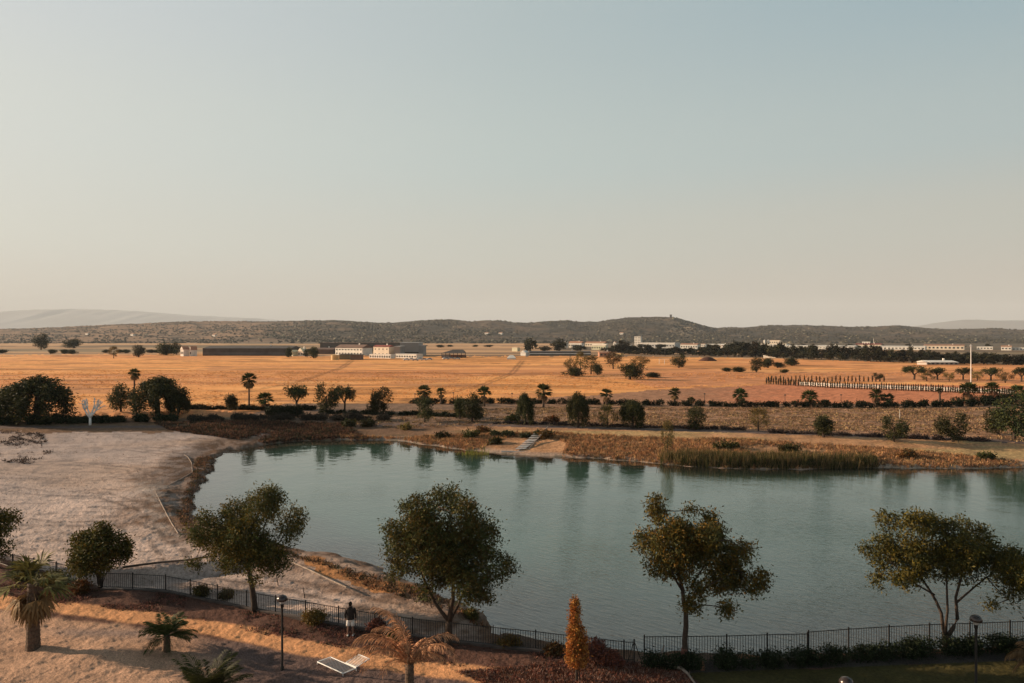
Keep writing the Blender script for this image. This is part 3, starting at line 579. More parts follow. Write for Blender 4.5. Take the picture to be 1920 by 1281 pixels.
def scatter(poly, n, seed, z=0.0, dens=None):
    P = [w2(a,b,z) for a,b in poly]; xs = [p[0] for p in P]; ys = [p[1] for p in P]; rng = np.random.default_rng(seed)
    x = rng.uniform(min(xs),max(xs),n*4); y = rng.uniform(min(ys),max(ys),n*4); k = inside(P,x,y); x = x[k]; y = y[k]; k = lake_sd(x,y) > .3
    if dens: k &= dens(x,y,rng)
    return np.c_[x[k],y[k]][:n]
m_tuft = mat('tuft', (1,1,1), .85, .1, 2, attr='Col', trans=.2, spec=.1)
clump = lambda sc_, th: (lambda x,y,rng: fbm(x*sc_,y*sc_,77,3)+rng.normal(size=len(x))*.05 > th)
tufts('ground_cover','low purple-brown mulch plants along the fence bed','ground cover',scatter([(-60,1075),(190,1108),(300,1112),(470,1146),(840,1206),(1060,1232),(1060,1262),(940,1258),(700,1228),(530,1195),(300,1150),(-60,1115)],9000,71,dens=clump(.5,.47)),.15,.05,m_tuft,71,[(.15,.065,.05),(.12,.055,.05),(.24,.11,.08),(.05,.04,.025)],5,.8)
tufts('ground_cover','dark red low shrubs covering the bed under the rust-brown conifer','ground cover',scatter([(860,1262),(1060,1240),(1200,1246),(1290,1262),(1300,1310),(1000,1310)],9000,72,dens=clump(.7,.36)),.15,.05,m_tuft,72,[(.16,.06,.045),(.24,.10,.06),(.09,.045,.035),(.28,.18,.14)],5,.9)
tufts('dry_grass','orange dry grass on the far bank of the lake','grass',scatter([(640,800),(900,806),(1050,810),(1300,822),(1600,830),(1920,845),(2100,850),(2100,885),(1600,880),(1250,872),(1040,858),(830,842),(640,826)],19000,73,z=.9,dens=lambda x,y,rng: (fbm(x*.12,y*.2,77,3)+rng.normal(size=len(x))*.07 > .36) & ((x-1.8)**2+(y-106)**2 > 36) & ~((np.abs(x)<7)&(y<106)&(y>99))),.42,.07,m_tuft,73,[(.44,.22,.10),(.36,.19,.10),(.50,.30,.14),(.26,.14,.08),(.16,.11,.06)],7,.5,(.3,1.4))
tufts('shade_toned_scrub','dead scrub with shade put into its dark tints, on the embankment at the far left of the lake','scrub',scatter([(290,795),(640,790),(700,806),(560,811),(420,810),(320,806)],9000,74,z=.9,dens=clump(.15,.34)),.42,.11,m_tuft,74,[(.06,.04,.03),(.13,.065,.045),(.05,.05,.028),(.20,.10,.06)],6,.7,(.3,1.5))  # scrub tints kept dark to carry the tree shade on the embankment
rg = np.random.default_rng(5); ra = 1235+410*rg.uniform(0,1,9000)**.9; ra = ra[(rg.uniform(size=9000) < np.interp(ra,[1235,1290,1460,1560,1645],[.1,.9,.9,.35,0])) & (fbm(ra*.06,ra*0,15,3) > .36) | (rg.uniform(size=len(ra)) < .25)][:5200]; rb = np.interp(ra,[1255,1300,1400,1500,1600],[871,875,879,879.5,878])-rg.uniform(-1.2,6,len(ra)); rY = (H+1)*F/(rb-HY)
tufts('reeds','tall green and straw reeds standing along the far bank','reeds',np.c_[(ra-CX)/F*rY, rY],1.35,.045,m_tuft,75,[(.05,.06,.02),(.035,.04,.018),(.06,.06,.025),(.14,.11,.04),(.26,.17,.08),(.2,.13,.06)],4,.2,(.35,1.35))
tufts('reeds','yellow-green clump of reeds at the waterline left of the white steps','reeds',scatter([(870,846),(900,848),(902,858),(868,856)],90,76,-1,None) if False else np.c_[np.random.default_rng(8).normal(size=80)*1.0+w2(886,852,-1)[0], np.random.default_rng(9).normal(size=80)*.5+w2(886,853,-1)[1]],1.3,.06,m_tuft,76,[(.25,.24,.05),(.16,.18,.04)],4,.3)
tufts('beach_weeds','scattered dry weeds and dead twigs on the sand','weeds',scatter([(-40,820),(330,800),(360,860),(300,930),(380,1030),(860,1150),(700,1160),(440,1120),(190,1095),(-40,1040)],2600,77,dens=clump(.22,.48)),.15,.03,m_tuft,77,[(.12,.08,.06),(.08,.06,.045),(.2,.13,.07)],5,.9)
tufts('beach_scrub','dark low scrub in patches at the far left of the beach','scrub',scatter([(-40,815),(80,822),(100,850),(60,870),(-40,872)],700,78,dens=clump(.25,.5)),.4,.08,m_tuft,78,[(.05,.035,.03),(.08,.055,.045)],6,.9)
tufts('field_stubble','tussocks of dry grass standing in the golden field','grass',scatter([(-100,690),(1500,700),(1920,700),(1920,712),(1240,728),(1000,740),(400,765),(-100,775)],14000,79,z=.9,dens=clump(.06,.42)),.28,.12,m_tuft,79,[(.66,.31,.10),(.58,.26,.09),(.7,.36,.13),(.45,.2,.08)],5,.7)
tufts('field_weeds','clods and weeds over the brown tilled field','weeds',scatter([(640,775),(1000,764),(1920,766),(2050,766),(2050,830),(1400,806),(640,792)],14000,80,z=.9,dens=clump(.3,.4)),.26,.16,m_tuft,80,[(.30,.17,.10),(.2,.12,.07),(.38,.26,.13),(.14,.10,.06)],4,.6)
tufts('shore_scrub','dark damp weeds rimming the sand around the water','weeds',[p for p in scatter([(330,960),(370,850),(440,838),(470,834),(480,836),(440,842),(420,845),(385,900),(350,960),(370,990),(560,1040),(860,1120),(920,1160),(850,1150),(560,1060),(350,1000)],9000,81) if float(lake_sd(np.array([p[0]]),np.array([p[1]]))[0]) < 4.5],.28,.07,m_tuft,81,[(.12,.065,.04),(.08,.05,.035),(.22,.11,.06),(.07,.06,.03)],5,.7)
# ------------------------------------------------------------------ grove prototypes (unit height), copied below
def proto(kind, seed):
    rng = np.random.default_rng(seed); r = thing('tree', 'x', 'tree'); B = []; t = MB()
    if kind == 'willow':
        for i in range(15):
            a = rng.uniform(0,6.28); q = rng.uniform(0,.33); B.append((q*math.cos(a),q*math.sin(a),.80-.9*q*q*2-rng.uniform(0,.1),.17,.17,.15))
        for i in range(34):
            a = i*.9; q = rng.uniform(.24,.44); B.append((q*math.cos(a),q*math.sin(a),rng.uniform(.24,.58),.08,.08,.25))
        t.tube([(0,0,-.03),(.01,0,.35),(.0,0,.6)],[.05,.04,.02],7); m = m_leafm; n = 12500; ls = (.055,.02); dr = .9
    elif kind == 'round':
        for i in range(16):
            d = rng.normal(size=3); d /= np.linalg.norm(d); B.append((d[0]*.27,d[1]*.27,.52+d[2]*.32,.19,.19,.17))
        t.tube([(0,0,-.03),(.02,0,.25),(0,0,.55)],[.04,.03,.015],7); m = m_leafm; n = 3600; ls = (.06,.026); dr = .3
    elif kind == 'low':
        for i in range(16):
            a = rng.uniform(0,6.28); q = rng.uniform(0,.36); B.append((q*math.cos(a),q*math.sin(a),rng.uniform(.2,.75)*(1-q*.6),.17,.17,.2))
        t.tube([(0,0,-.03),(0,0,.4)],[.05,.02],7); m = m_leafm; n = 3600; ls = (.07,.03); dr = .2
    elif kind == 'umbrella':
        for i in range(18):
            a = rng.uniform(0,6.28); q = math.sqrt(rng.uniform(0,1))*.40; B.append((q*math.cos(a),q*math.sin(a),.70+rng.uniform(-.2,.10)-q*.12,.13,.13,.13))
        for a in (0,2,4): t.tube([(0,0,.28),(.12*math.cos(a),.12*math.sin(a),.45),(.26*math.cos(a),.26*math.sin(a),.65)],[.03,.022,.01],6)
        t.tube([(0,0,-.03),(.02,0,.3)],[.045,.035],7); m = m_leafm; n = 3000; ls = (.06,.026); dr = .1
    elif kind == 'pale':
        for i in range(14):
            d = rng.normal(size=3); d /= np.linalg.norm(d); B.append((d[0]*.3,d[1]*.3,  .55+d[2]*.3,.14,.14,.15))
        t.tube([(0,0,-.03),(.02,0,.25),(0,0,.55)],[.035,.025,.012],7); m = m_leafy; n = 2000; ls = (.06,.025); dr = .3
    elif kind == 'belt':
        for i in range(9):
            d = rng.normal(size=3); d /= np.linalg.norm(d); B.append((d[0]*.33,d[1]*.3,.55+d[2]*.27,.2,.2,.19))
        t.tube([(0,0,-.03),(0,0,.4)],[.04,.03],5); m = m_belt; n = 1100; ls = (.12,.06); dr = .1
    t.obj('trunk', m_bark, r); crown('crown', B, n, ls[0], ls[1], m, r, seed, twig=8, spread=.035, droop=dr, shell=.3, gap=.5, tints=[(1,1,1),(.7,.8,.8),(1.5,1.3,.9)], gapf=.11)
    cr = [o for o in r.children if o.name.startswith('crown')][0].data; co_ = np.empty(len(cr.vertices)*3, np.float32); cr.vertices.foreach_get('co', co_); co_ = co_.reshape(-1,3)
    lo = np.percentile(co_, 2, 0); hi = np.percentile(co_, 98, 0); sxy = 1/max(hi[0]-lo[0], hi[1]-lo[1]); sz = 1/hi[2]
    for o in r.children:
        v = np.empty(len(o.data.vertices)*3, np.float32); o.data.vertices.foreach_get('co', v); v = v.reshape(-1,3)*np.array([sxy,sxy,sz],np.float32); o.data.vertices.foreach_set('co', v.ravel())
    return reg(r)
PRO = {k: [proto(k, 100+i*7+j) for j in range(c)] for i, (k, c) in enumerate([('willow',2),('round',3),('low',2),('umbrella',2),('pale',2),('belt',4)])}
USED = set()
def place(kind, px, pyb, pyt, w, label, group=None, name='tree', cat='tree', rz=None):
    loc = at(px, pyb); k = loc[1]/F; h = (pyb-pyt)*k; ww = w*k*.96
    ps = PRO[kind]; p = ps[int(random.random()*len(ps))]; wid = 1.0
    s = ww/wid; rz = random.uniform(0,6.28) if rz is None else rz
    if p.name not in USED:
        USED.add(p.name); p.name = name; KIDS[p.name] = list(p.children); r = p; r.location = loc; r.rotation_euler = (0,0,rz); r.scale = (s,s,h); tag(r,label,cat,group); r.name = name
        USED.add(r.name); KIDS[r.name] = list(p.children); return r
    r = dup(p, loc, rz, (s,s,h), label, group, cat); r.name = name; return r
GR = 'trees lining the far side of the lake'
place('willow',70,792,712,112,'biggest dark weeping tree, at the far left behind the beach',GR,'weeping_tree')
place('willow',22,790,728,62,'weeping tree touching the left side of the biggest one',GR,'weeping_tree')
place('willow',-14,792,742,46,'dark weeping tree half cut off by the left edge of the photo',GR,'weeping_tree')
place('round',227,780,730,44,'round dark tree just left of the tall palm with the broad weeping tree behind',GR,'round_tree')
place('willow',296,782,713,92,'broad weeping tree with fluffy top between the two tall palms',GR,'weeping_tree')
place('willow',334,782,742,40,'small drooping tree at the right foot of the broad weeping tree',GR,'weeping_tree')
place('low',433,772,742,27,'small grey-green bush tree left of the second tall palm',GR,'bush_tree')
place('umbrella',557,768,724,46,'umbrella-shaped tree with two rounded lobes on a thin trunk',GR,'umbrella_tree')
place('round',612,776,722,42,'taller left one of two touching dark trees right of the umbrella-shaped tree',GR,'round_tree')
place('umbrella',646,772,725,40,'flat-topped right one of two touching dark trees past the umbrella-shaped tree',GR,'umbrella_tree')
place('round',718,776,728,30,'dark egg-shaped tree standing alone before the golden field',GR,'round_tree')
place('low',702,778,738,18,'small dark bush tree at the left side of the egg-shaped one',GR,'bush_tree')
place('round',796,792,745,32,'dark tree directly under a fan palm, above the lake shore',GR,'round_tree')
place('round',885,792,741,42,'dense dark tree left of the dark-trunked willow, above the reed clump',GR,'round_tree')
place('low',862,786,748,26,'grey bush tree leaning on the left side of the dense dark tree',GR,'bush_tree')
place('willow',985,797,742,34,'narrow weeping tree above the white steps',GR,'weeping_tree')
place('willow',1084,802,742,38,'tall dark weeping tree right of the white steps, alone by the footpath',GR,'weeping_tree')
place('pale',1139,802,760,38,'thin pale olive tree between two darker ones by the footpath',GR,'pale_tree')
place('willow',1186,803,755,42,'dark rounded weeping tree right of the pale olive tree',GR,'weeping_tree')
place('round',1305,806,764,32,'small green tree alone in the middle of the tilled field edge',GR,'round_tree')
place('pale',1422,808,766,38,'pale brown airy tree left of the dark cup-shaped tree',GR,'pale_tree')
place('low',1544,820,782,40,'low cup-shaped dark tree between pale and yellow-topped trees',GR,'bush_tree')
place('round',1676,828,783,46,'lopsided dark tree with yellowish top near the right bank',GR,'round_tree')
place('round',1787,828,776,52,'dark bushy tree on a thin trunk, second from the right edge',GR,'round_tree')
place('round',1902,824,741,66,'large brown-green tree touching the right edge of the photo',GR,'round_tree')
place('low',1872,816,772,38,'low green bush tree at the left foot of the large right-edge tree',GR,'bush_tree')
place('pale',1252,856,790,24,'thin yellow-green sapling standing in the dry bank grass',GR,'pale_tree')
GB = 'bushes and trees in the golden field'
for a in [('pale',1070,704,673,24,'tall pale bush at the left of the field thicket'),('low',1080,706,690,34,'low rounded green bush in front of the field thicket'),('pale',1088,694,660,20,'slim tree at the back of the field thicket'),
  ('pale',1108,702,667,30,'tallest olive tree of the field thicket'),('low',1120,703,684,20,'small dark bush at the right foot of the field thicket'),('pale',1150,692,661,36,'pale airy tree right of the field thicket'),
  ('low',1181,712,684,44,'large round dark green bush alone in the golden field'),('pale',1200,694,669,34,'pale shrubby tree behind the large round bush'),('round',1273,690,666,28,'round yellow-green tree beside the white frame'),
  ('round',1418,698,672,20,'upright tree in the rough part of the field'),('low',1440,690,673,24,'dark bush right of the upright field tree'),('low',1485,686,672,24,'dome-shaped dark bush near the belt of trees'),
  ('low',1362,697,690,20,'small low scrub bush left of the upright field tree'),('low',1386,698,689,26,'wider low scrub bush just left of the upright field tree'),('low',1458,690,680,22,'brown scrub bush between two dark field bushes'),('low',1472,700,693,16,'low yellow scrub bush above the sapling row'),('low',1226,708,699,30,'low reddish scrub at the right side of the large round bush')]:
    place(*a, group=GB, name='field_bush', cat='bush')
GO = 'orchard trees at the right of the golden field'
for a in [('umbrella',1714,712,687,40,'widest dark orchard tree, leftmost of the orchard'),('umbrella',1758,712,690,30,'dark orchard tree second from the left'),('umbrella',1806,712,690,30,'dark orchard tree just left of the tall white pole'),
  ('umbrella',1858,714,690,34,'dark orchard tree just right of the tall white pole'),('umbrella',1915,716,689,30,'dark orchard tree at the right edge of the photo'),('round',1646,712,700,18,'small dark orchard tree at the end of the sapling rows'),
  ('pale',1738,715,700,26,'small brown orchard tree between the two leftmost dark ones'),('pale',1780,715,699,20,'small pale orchard tree between dark ones'),('pale',1832,714,697,22,'small green orchard tree behind the tall white pole'),('pale',1885,718,699,30,'small brown orchard tree near the right edge')]:
    place(*a, group=GO, name='orchard_tree')
GL = 'trees along the far edge of the golden field'
for a in [('round',77,656,627,27,'tall round dark tree on the left plain under the hills'),('low',139,653,637,30,'flat dark tree right of the tall round one on the plain'),('pale',213,672,650,18,'thin pale tree at the far left edge of the field'),
  ('round',260,670,648,20,'small dark tree at the far edge, left of the white house'),('low',312,666,645,30,'green tree left of the white gabled house'),('round',331,665,643,20,'dark tree touching the white gabled house'),
  ('low',588,672,652,18,'dark green tree between the pale cottages and the yellow tank'),('round',666,664,652,12,'small tree against the white factory front'),('round',694,665,650,14,'dark tree between the white and cream factory walls'),
  ('low',541,670,653,14,'bush left of the pale gabled cottages'),('round',576,670,655,14,'bush right of the pale gabled cottages'),
  ('belt',995,664,636,22,'tall dark tree behind the long low shed'),('belt',1048,662,638,26,'second tall dark tree behind the long low shed'),('belt',1018,660,650,24,'bushy tree between two tall trees behind the shed'),('belt',1166,664,640,26,'round dark tree left of the tower block'),('belt',1088,660,648,24,'bush behind the right end of the long shed')]:
    place(*a, group=GL, name='field_edge_tree')
# belt of dark trees before the town
bx = [1080,1160,1240,1300,1380,1450,1500,1600,1700,1800,1920,2000]
bt = [655,646,650,652,642,641,648,649,653,661,665,667]; bb = [662,664,666,667,670,671,674,677,681,683,685,686]
x = 1140
while x < 1985:
    b = np.interp(x,bx,bb); t = np.interp(x,bx,bt); hgt = (b-t)*random.uniform(.7,1.08)
    place('belt', x+random.uniform(-3,3), b-random.uniform(0,3.5), b-hgt, random.uniform(16,26), 'dark evergreen tree in the dense belt before the white town','belt of dark trees before the town','evergreen_tree'); 
    if random.random() < .8: place('belt', x+random.uniform(-5,5), b-.2, b-hgt*random.uniform(.4,.6), random.uniform(14,22), 'low dark tree along the front of the belt before the white town','belt of dark trees before the town','evergreen_tree')
    x += random.uniform(8,11)
for i in range(26):
    px = random.uniform(0,330) if i < 16 else random.uniform(700,980); place('low', px, (664 if i < 16 else 652)-random.uniform(0,3), (656 if i < 16 else 647), random.uniform(9,20), 'small dark bush in the scattered line on the plain','bushes scattered on the plain','plain_bush','bush')
for i in range(14):
    place('belt', random.uniform(1100,1900), 654, 647-random.uniform(0,2), random.uniform(10,18), 'small dark tree between the white buildings of the town','trees inside the town','town_tree')
# far palms
def place_palm(px, pyb, pyt, w, label, seed, tall=False, group='fan palms along the hedge'):
    X, Y, Z = at(px, pyb); k = Y/F; R = w*.55*k; h = max(.3,(pyb-pyt)*k-R*.8)
    fan_palm(label, (X,Y,Z), h, R*1.1, seed, .2 if tall else .25, 34, 18 if tall else 8, group, 6)
place_palm(252,770,692,20,'tall thin-trunked palm rising behind the broad weeping tree',201,True,'tall palms before the golden field'); place_palm(467,768,701,27,'tall thin-trunked palm standing alone against the golden field',202,True,'tall palms before the golden field')
for i, (a, b, c, w, l) in enumerate([(497,768,737,30,'short fan palm just right of the lone tall palm'),(795,765,724,26,'fan palm above the dark tree, leftmost along the hedge'),(827,758,728,18,'small fan palm second along the hedge from the left'),
  (908,762,726,25,'fan palm standing between two dark trees at the hedge'),(1019,764,722,30,'broadest fan palm on the hedge line, above the white steps'),(1137,760,730,22,'dark fan palm over the thin pale olive tree'),(1265,760,728,22,'narrow fan palm at the hedge between tilled field and brown strip'),
  (1388,762,730,26,'spiky fan palm at the hedge, mid right'),(1518,762,732,28,'low bright fan palm left end of the red soil strip'),(1643,760,730,24,'fan palm left of a leaning shaggy one at the hedge'),(1664,760,738,24,'leaning shaggy fan palm at the hedge under the red soil'),
  (1816,760,718,30,'fan palm at the foot of the tall white pole'),(1860,752,718,26,'fan palm right of the tall white pole'),(1908,748,724,30,'fan palm at the right edge above the large tree'),(1296,758,744,14,'tiny fan palm seedling beyond the hedge middle'),(1762,760,728,10,'thin stunted palm at the hedge left of the white pole')]):
    place_palm(a,b,c,w,l,210+i)
# ------------------------------------------------------------------ hedges (clipped rows of leaves)
def hedge(pts, h, wd, label, seed, n, leaf=(.22,.12), m=None, name='hedge', jag=.35):
    rng = np.random.default_rng(seed); P = [np.array(at(a,b)) for a, b in pts]; c = P[0]; B = []
    for i in range(len(P)-1):
        L = np.linalg.norm(P[i+1]-P[i]); k = max(1,int(L/(wd*.8)))
        for j in range(k):
            q = P[i]+(P[i+1]-P[i])*(j+rng.uniform(0,1))/k-c; hh = h*rng.uniform(1-jag,1.1); B.append((q[0],q[1],q[2]+hh*.5,wd*.6,wd*.5,hh*.5))
    r = thing(name, label, 'hedge', tuple(c)); crown('foliage', B, n, leaf[0], leaf[1], m or m_hedge, r, seed, twig=8, spread=.12, shell=.4, gap=.9); 
    s = MB(); 
    for b in B[::2]: s.tube([(b[0],b[1],b[2]-b[5]-.1),(b[0]+.05,b[1],b[2])],[.05,.03],5)
    s.obj('stems', m_bark, r); return r
hedge([(770,757),(1000,757),(1200,760),(1400,763),(1480,764)],1.25,1.6,'long low dark hedge between golden field and tilled field, left half',301,22000,(.3,.16))
hedge([(1483,764),(1600,765),(1700,764),(1830,762),(1900,758)],1.5,1.6,'long low dark hedge below the red soil strip, right half',302,16000,(.3,.16))
hedge([(1790,756),(1860,752),(1925,748)],1.6,1.8,'raised dark hedge end near the right-edge palms',303,6000,(.3,.16))
hedge([(345,768),(430,768),(520,770),(600,768)],1.0,1.8,'dark clipped hedge under the lone tall palm',304,9000,(.3,.16))
hedge([(500,784),(570,782)],2.2,3.0,'block of dark green hedge below the umbrella-shaped tree',305,8000,(.3,.16))
hedge([(0,797),(60,796),(150,794),(240,792),(330,790)],1.5,2.0,'dark uneven hedge behind the beach at the far left',306,16000,(.32,.16))
hedge([(600,776),(700,778),(800,780),(900,784)],.8,1.4,'low broken dark hedge along the terrace above the lake',307,9000,(.3,.16),jag=.7)
hedge([(350,790),(450,788),(600,788),(720,788)],1.3,2.2,'dark thicket on top of the shaded embankment',308,15000,(.3,.15),mat('thicket_leaves',(.045,.036,.025),.9,.2,1,attr='Col'),jag=.6)
hedge([(930,795),(1000,796),(1100,799),(1250,803),(1400,807)],.55,1.0,'thin low hedge following the far footpath',309,9000,(.25,.12),mat('thicket_leaves2',(.06,.04,.035),.9,.2,1,attr='Col'),jag=.6)
hedge([(1440,812),(1560,816),(1700,822),(1860,828)],.6,1.2,'low dark plants along the far footpath at the right',310,8000,(.25,.12),MATS['thicket_leaves2'],jag=.7)
hedge([(925,818),(985,820),(1030,818)],.9,1.3,'green hedge at the top of the white steps',311,4500,(.25,.12),m_leafm)
hedge([(1205,1252),(1300,1254),(1420,1250),(1520,1246),(1640,1236),(1780,1228),(1920,1222),(2100,1216)],.85,.8,'near dark hedge at the foot of the lakeside fence on the right',312,30000,(.12,.06),m_hedge,jag=.3)
# ------------------------------------------------------------------ young cypresses in rows
def cyp_proto():
    r = thing('cypress_sapling','x','sapling'); t = MB(); t.tube([(0,0,-.02),(0,0,.4)],[.05,.03],5); t.obj('trunk', m_bark, r)
    crown('crown', [(0,0,.3,.13,.13,.28),(0,0,.6,.10,.10,.25),(0,0,.82,.05,.05,.18)], 420, .12, .05, m_belt, r, 401, twig=6, spread=.03, droop=-.8, gap=.9, tints=[(1,1,1),(1.4,1.2,.9)]); return reg(r)
cp = cyp_proto(); first = True
def cyp(px, pyb, hpx, label, group):
    global first
    loc = at(px, pyb); k = loc[1]/F; h = hpx*k
    if first: r = cp; first = False; r.location = loc; r.scale = (1.5,1.5,h); tag(r,label,'sapling',group)
    else: r = dup(cp, loc, random.uniform(0,6), (1.5,1.5,h), label, group)
x = 1437
while x < 1905: cyp(x+random.uniform(-.8,.8), np.interp(x,[1437,1560,1700,1905],[720,728,733,741]), random.uniform(11,15), 'thin dark cypress sapling in the long front row','front row of cypress saplings'); x += 4.6
x = 1440
while x < 1660: cyp(x+random.uniform(-.8,.8), np.interp(x,[1437,1660],[716,716]), random.uniform(8,13), 'thin dark cypress sapling in the shorter back row','back row of cypress saplings'); x += 7.5
def strip_wall(pts, h, th, m, name, label, cat='wall'):
    P = [np.array(at(a,b)) for a,b in pts]; c = P[0]; r = thing(name,label,cat,tuple(c)); mb = MB(); cp_ = MB()
    for i in range(len(P)-1):
        a = P[i]-c; b = P[i+1]-c; d = (b-a)[:2]; d = d/np.linalg.norm(d); n = np.array((-d[1],d[0]))*th/2
        for M, z0, z1, e in ((mb,-.3,h,1),(cp_,h,h+.08,1.25)):
            M.add([(a[0]-n[0]*e,a[1]-n[1]*e,a[2]+z0),(b[0]-n[0]*e,b[1]-n[1]*e,b[2]+z0),(b[0]+n[0]*e,b[1]+n[1]*e,b[2]+z0),(a[0]+n[0]*e,a[1]+n[1]*e,a[2]+z0),
              (a[0]-n[0]*e,a[1]-n[1]*e,a[2]+z1),(b[0]-n[0]*e,b[1]-n[1]*e,b[2]+z1),(b[0]+n[0]*e,b[1]+n[1]*e,b[2]+z1),(a[0]+n[0]*e,a[1]+n[1]*e,a[2]+z1)],[(0,3,2,1),(4,5,6,7),(0,1,5,4),(1,2,6,5),(2,3,7,6),(3,0,4,7)])
    mb.obj('wall', m, r); cp_.obj('coping', m, r); return r
m_white = mat('white_paint',(.68,.63,.56),.7,.25,.4); m_cream = mat('cream_render',(.66,.56,.44),.8,.2,.15); m_grey = mat('grey_cladding',(.26,.24,.22),.6,.2,.1); m_dark = mat('dark_wall',(.075,.065,.06),.8,.3,.2)
m_red = mat('red_roof',(.22,.06,.045),.7,.3,.3); m_brown = mat('brown_roof',(.16,.10,.075),.8,.3,.2); m_win = mat('window_glass',(.03,.035,.04),.2,.2,1,spec=.6); m_tile = mat('terracotta',(.36,.19,.12),.8,.3,.3)
m_metal = mat('dark_metal',(.03,.026,.024),.55,.3,5,metal=.3); m_yel = mat('ochre_paint',(.48,.33,.15),.7,.2,.5); m_lgrey = mat('light_metal',(.42,.41,.39),.5,.2,.3); m_pale = mat('pale_green_roof',(.55,.52,.36),.7,.2,.3)
strip_wall([(1500,722),(1560,725),(1700,730),(1903,738)],.85,.3,m_white,'low_wall','low pale wall behind the front row of cypress saplings')
# ------------------------------------------------------------------ buildings
def bld(px0, px1, pyt, pyb, dep, label, cat='building', wall=None, roof='flat', rh=2.0, rm=None, win=(0,0), wh=.35, name='building', Yd=None, band=None, door=False, ww=.5, rz=None):
    pm = (px0+px1)/2; loc = at(pm, pyb); Y = loc[1]; k = Y/F; w = (px1-px0)*k; h = (pyb-pyt)*k
    if rz is None: rz = -.6 if wall in (m_white, m_cream, m_pale, m_lgrey, m_yel) else 0
    dep = min(dep, max(w*.35, 5)) if rz else dep
    w = (w-dep*abs(math.sin(rz)))/math.cos(rz); r = thing(name, label, cat, (loc[0]-dep*math.sin(-rz)*.5, Y, loc[2]-.1), rz=rz); a = w/2
    MB().box(-a,a,0,dep,-.5,h).obj('wall', wall or m_white, r); rm = rm or m_lgrey; q = MB(); R = rh*k
    if roof == 'flat': q.box(-a-.2,a+.2,-.2,dep+.2,h,h+.35*max(1,R*.3))
    elif roof == 'gable_y':   # gable end to the viewer
        q.add([(-a-.3,-.3,h-.05),(a+.3,-.3,h-.05),(0,-.3,h+R),(-a-.3,dep+.3,h-.05),(a+.3,dep+.3,h-.05),(0,dep+.3,h+R)],[(0,1,2),(3,5,4),(0,2,5,3),(1,4,5,2),(0,3,4,1)])
        g = MB(); g.add([(-a+.02,-.36,h-.02),(a-.02,-.36,h-.02),(0,-.36,h+R-.35),(-a+.02,-.31,h-.02),(a-.02,-.31,h-.02),(0,-.31,h+R-.35)],[(0,1,2),(3,5,4),(0,2,5,3),(1,4,5,2),(0,3,4,1)]); g.obj('gable', wall or m_white, r)
    else:
        q.add([(-a-.3,-.5,h-.05),(a+.3,-.5,h-.05),(a+.3,dep/2,h+R),(-a-.3,dep/2,h+R),(-a-.3,dep+.5,h-.05),(a+.3,dep+.5,h-.05)],[(0,1,2,3),(3,2,5,4),(0,3,4),(1,5,2),(0,4,5,1)])
    ro = q.obj('roof', rm, r)
    if roof != 'flat' and w > 6: MB().box(a*.4,a*.4+.9,dep*.5-.4,dep*.5+.4,h,h+R+1.1).obj('chimney', m_white, ro)
    nx, ny = win
    for i in range(nx):
        for j in range(ny):
            cx = -a+w*(i+.5)/nx; cz = h*(j+.5)/ny*1.0; ws = min(w/nx*ww, 3)/2; hs = min(h/ny*wh, 2)/2
            MB().box(cx-ws,cx+ws,-.12,-.004,cz-hs,cz+hs).obj('window', m_win, r)
    if band: MB().box(-a+.1,a-.1,-.15,-.004,h*band[0],h*band[1]).obj('panel', band[2], r)
    if door: MB().box(-1.2,1.2,-.14,-.004,-.3,min(3,h*.6)).obj('door', m_brown, r)
    return r
bld(337,352,655,668,9,'left gabled house of the small white pair at the field edge','house',m_white,'gable_y',6,m_tile,(2,1),name='white_house')
bld(355,366,656,668,8,'right gabled house of the small white pair at the field edge','house',m_white,'gable_y',7,m_tile,(1,1),name='white_house')
bld(380,545,653,667,30,'very long dark grey shed at the edge of the golden field','warehouse',m_dark,'gable_x',4,m_dark,name='long_shed',band=(.1,.45,mat('faded_panel',(.11,.10,.095),.7,.4,.1)))
bld(545,556,660,668,8,'small pale green-roofed cottage, left one beyond the field','house',m_pale,'gable_y',4,m_pale,(1,1),name='cottage')
bld(557,576,659,668,9,'larger pale gabled cottage beyond the field','house',m_cream,'gable_y',7,m_pale,(2,1),name='cottage')
bld(578,625,655,664,20,'dull brown shed behind the cottages','shed',m_brown,'gable_x',3,m_brown,name='brown_shed')
bld(624,698,652,666,30,'white factory wing with a dark roof and rows of windows','factory',m_white,'gable_x',6,m_brown,(9,2),.3,name='factory')
bld(600,760,643,652,30,'long dark flat-roofed hall behind the white factory wing','factory',m_dark,'flat',1,m_brown,name='factory_hall')
bld(698,739,650,668,26,'cream factory hall with a red roof and small dark windows','factory',m_cream,'gable_x',3.2,m_red,(4,2),.22,name='factory',ww=.25)
bld(739,750,650,669,26,'narrow grey side wall section between cream hall and tall grey block','factory',m_grey,'flat',1,m_lgrey,name='factory')
bld(750,785,643,667,30,'tall windowless grey factory block','factory',m_grey,'flat',1,m_lgrey,name='factory_block',band=(.18,.3,m_dark))
bld(785,794,648,667,20,'short grey annex right of the tall factory block','factory',m_grey,'flat',1,m_lgrey,name='factory')
bld(740,793,664.5,672,10,'low pale grey annex in front of the tall factory block','annex',m_white,'flat',1,m_white,(8,1),name='annex')
bld(690,742,665,672,5,'low white walled yard before the cream hall','annex',m_white,'flat',1,m_white,(9,1),.5,name='yard_wall')
bld(636,656,665,674,8,'olive container on the ground before the factory','container',mat('olive_paint',(.17,.14,.08),.7,.3,.4),'flat',.4,m_dark,name='container')
bld(657,677,665.5,675,8,'brown container right of the olive one','container',m_brown,'flat',.4,m_dark,name='container')
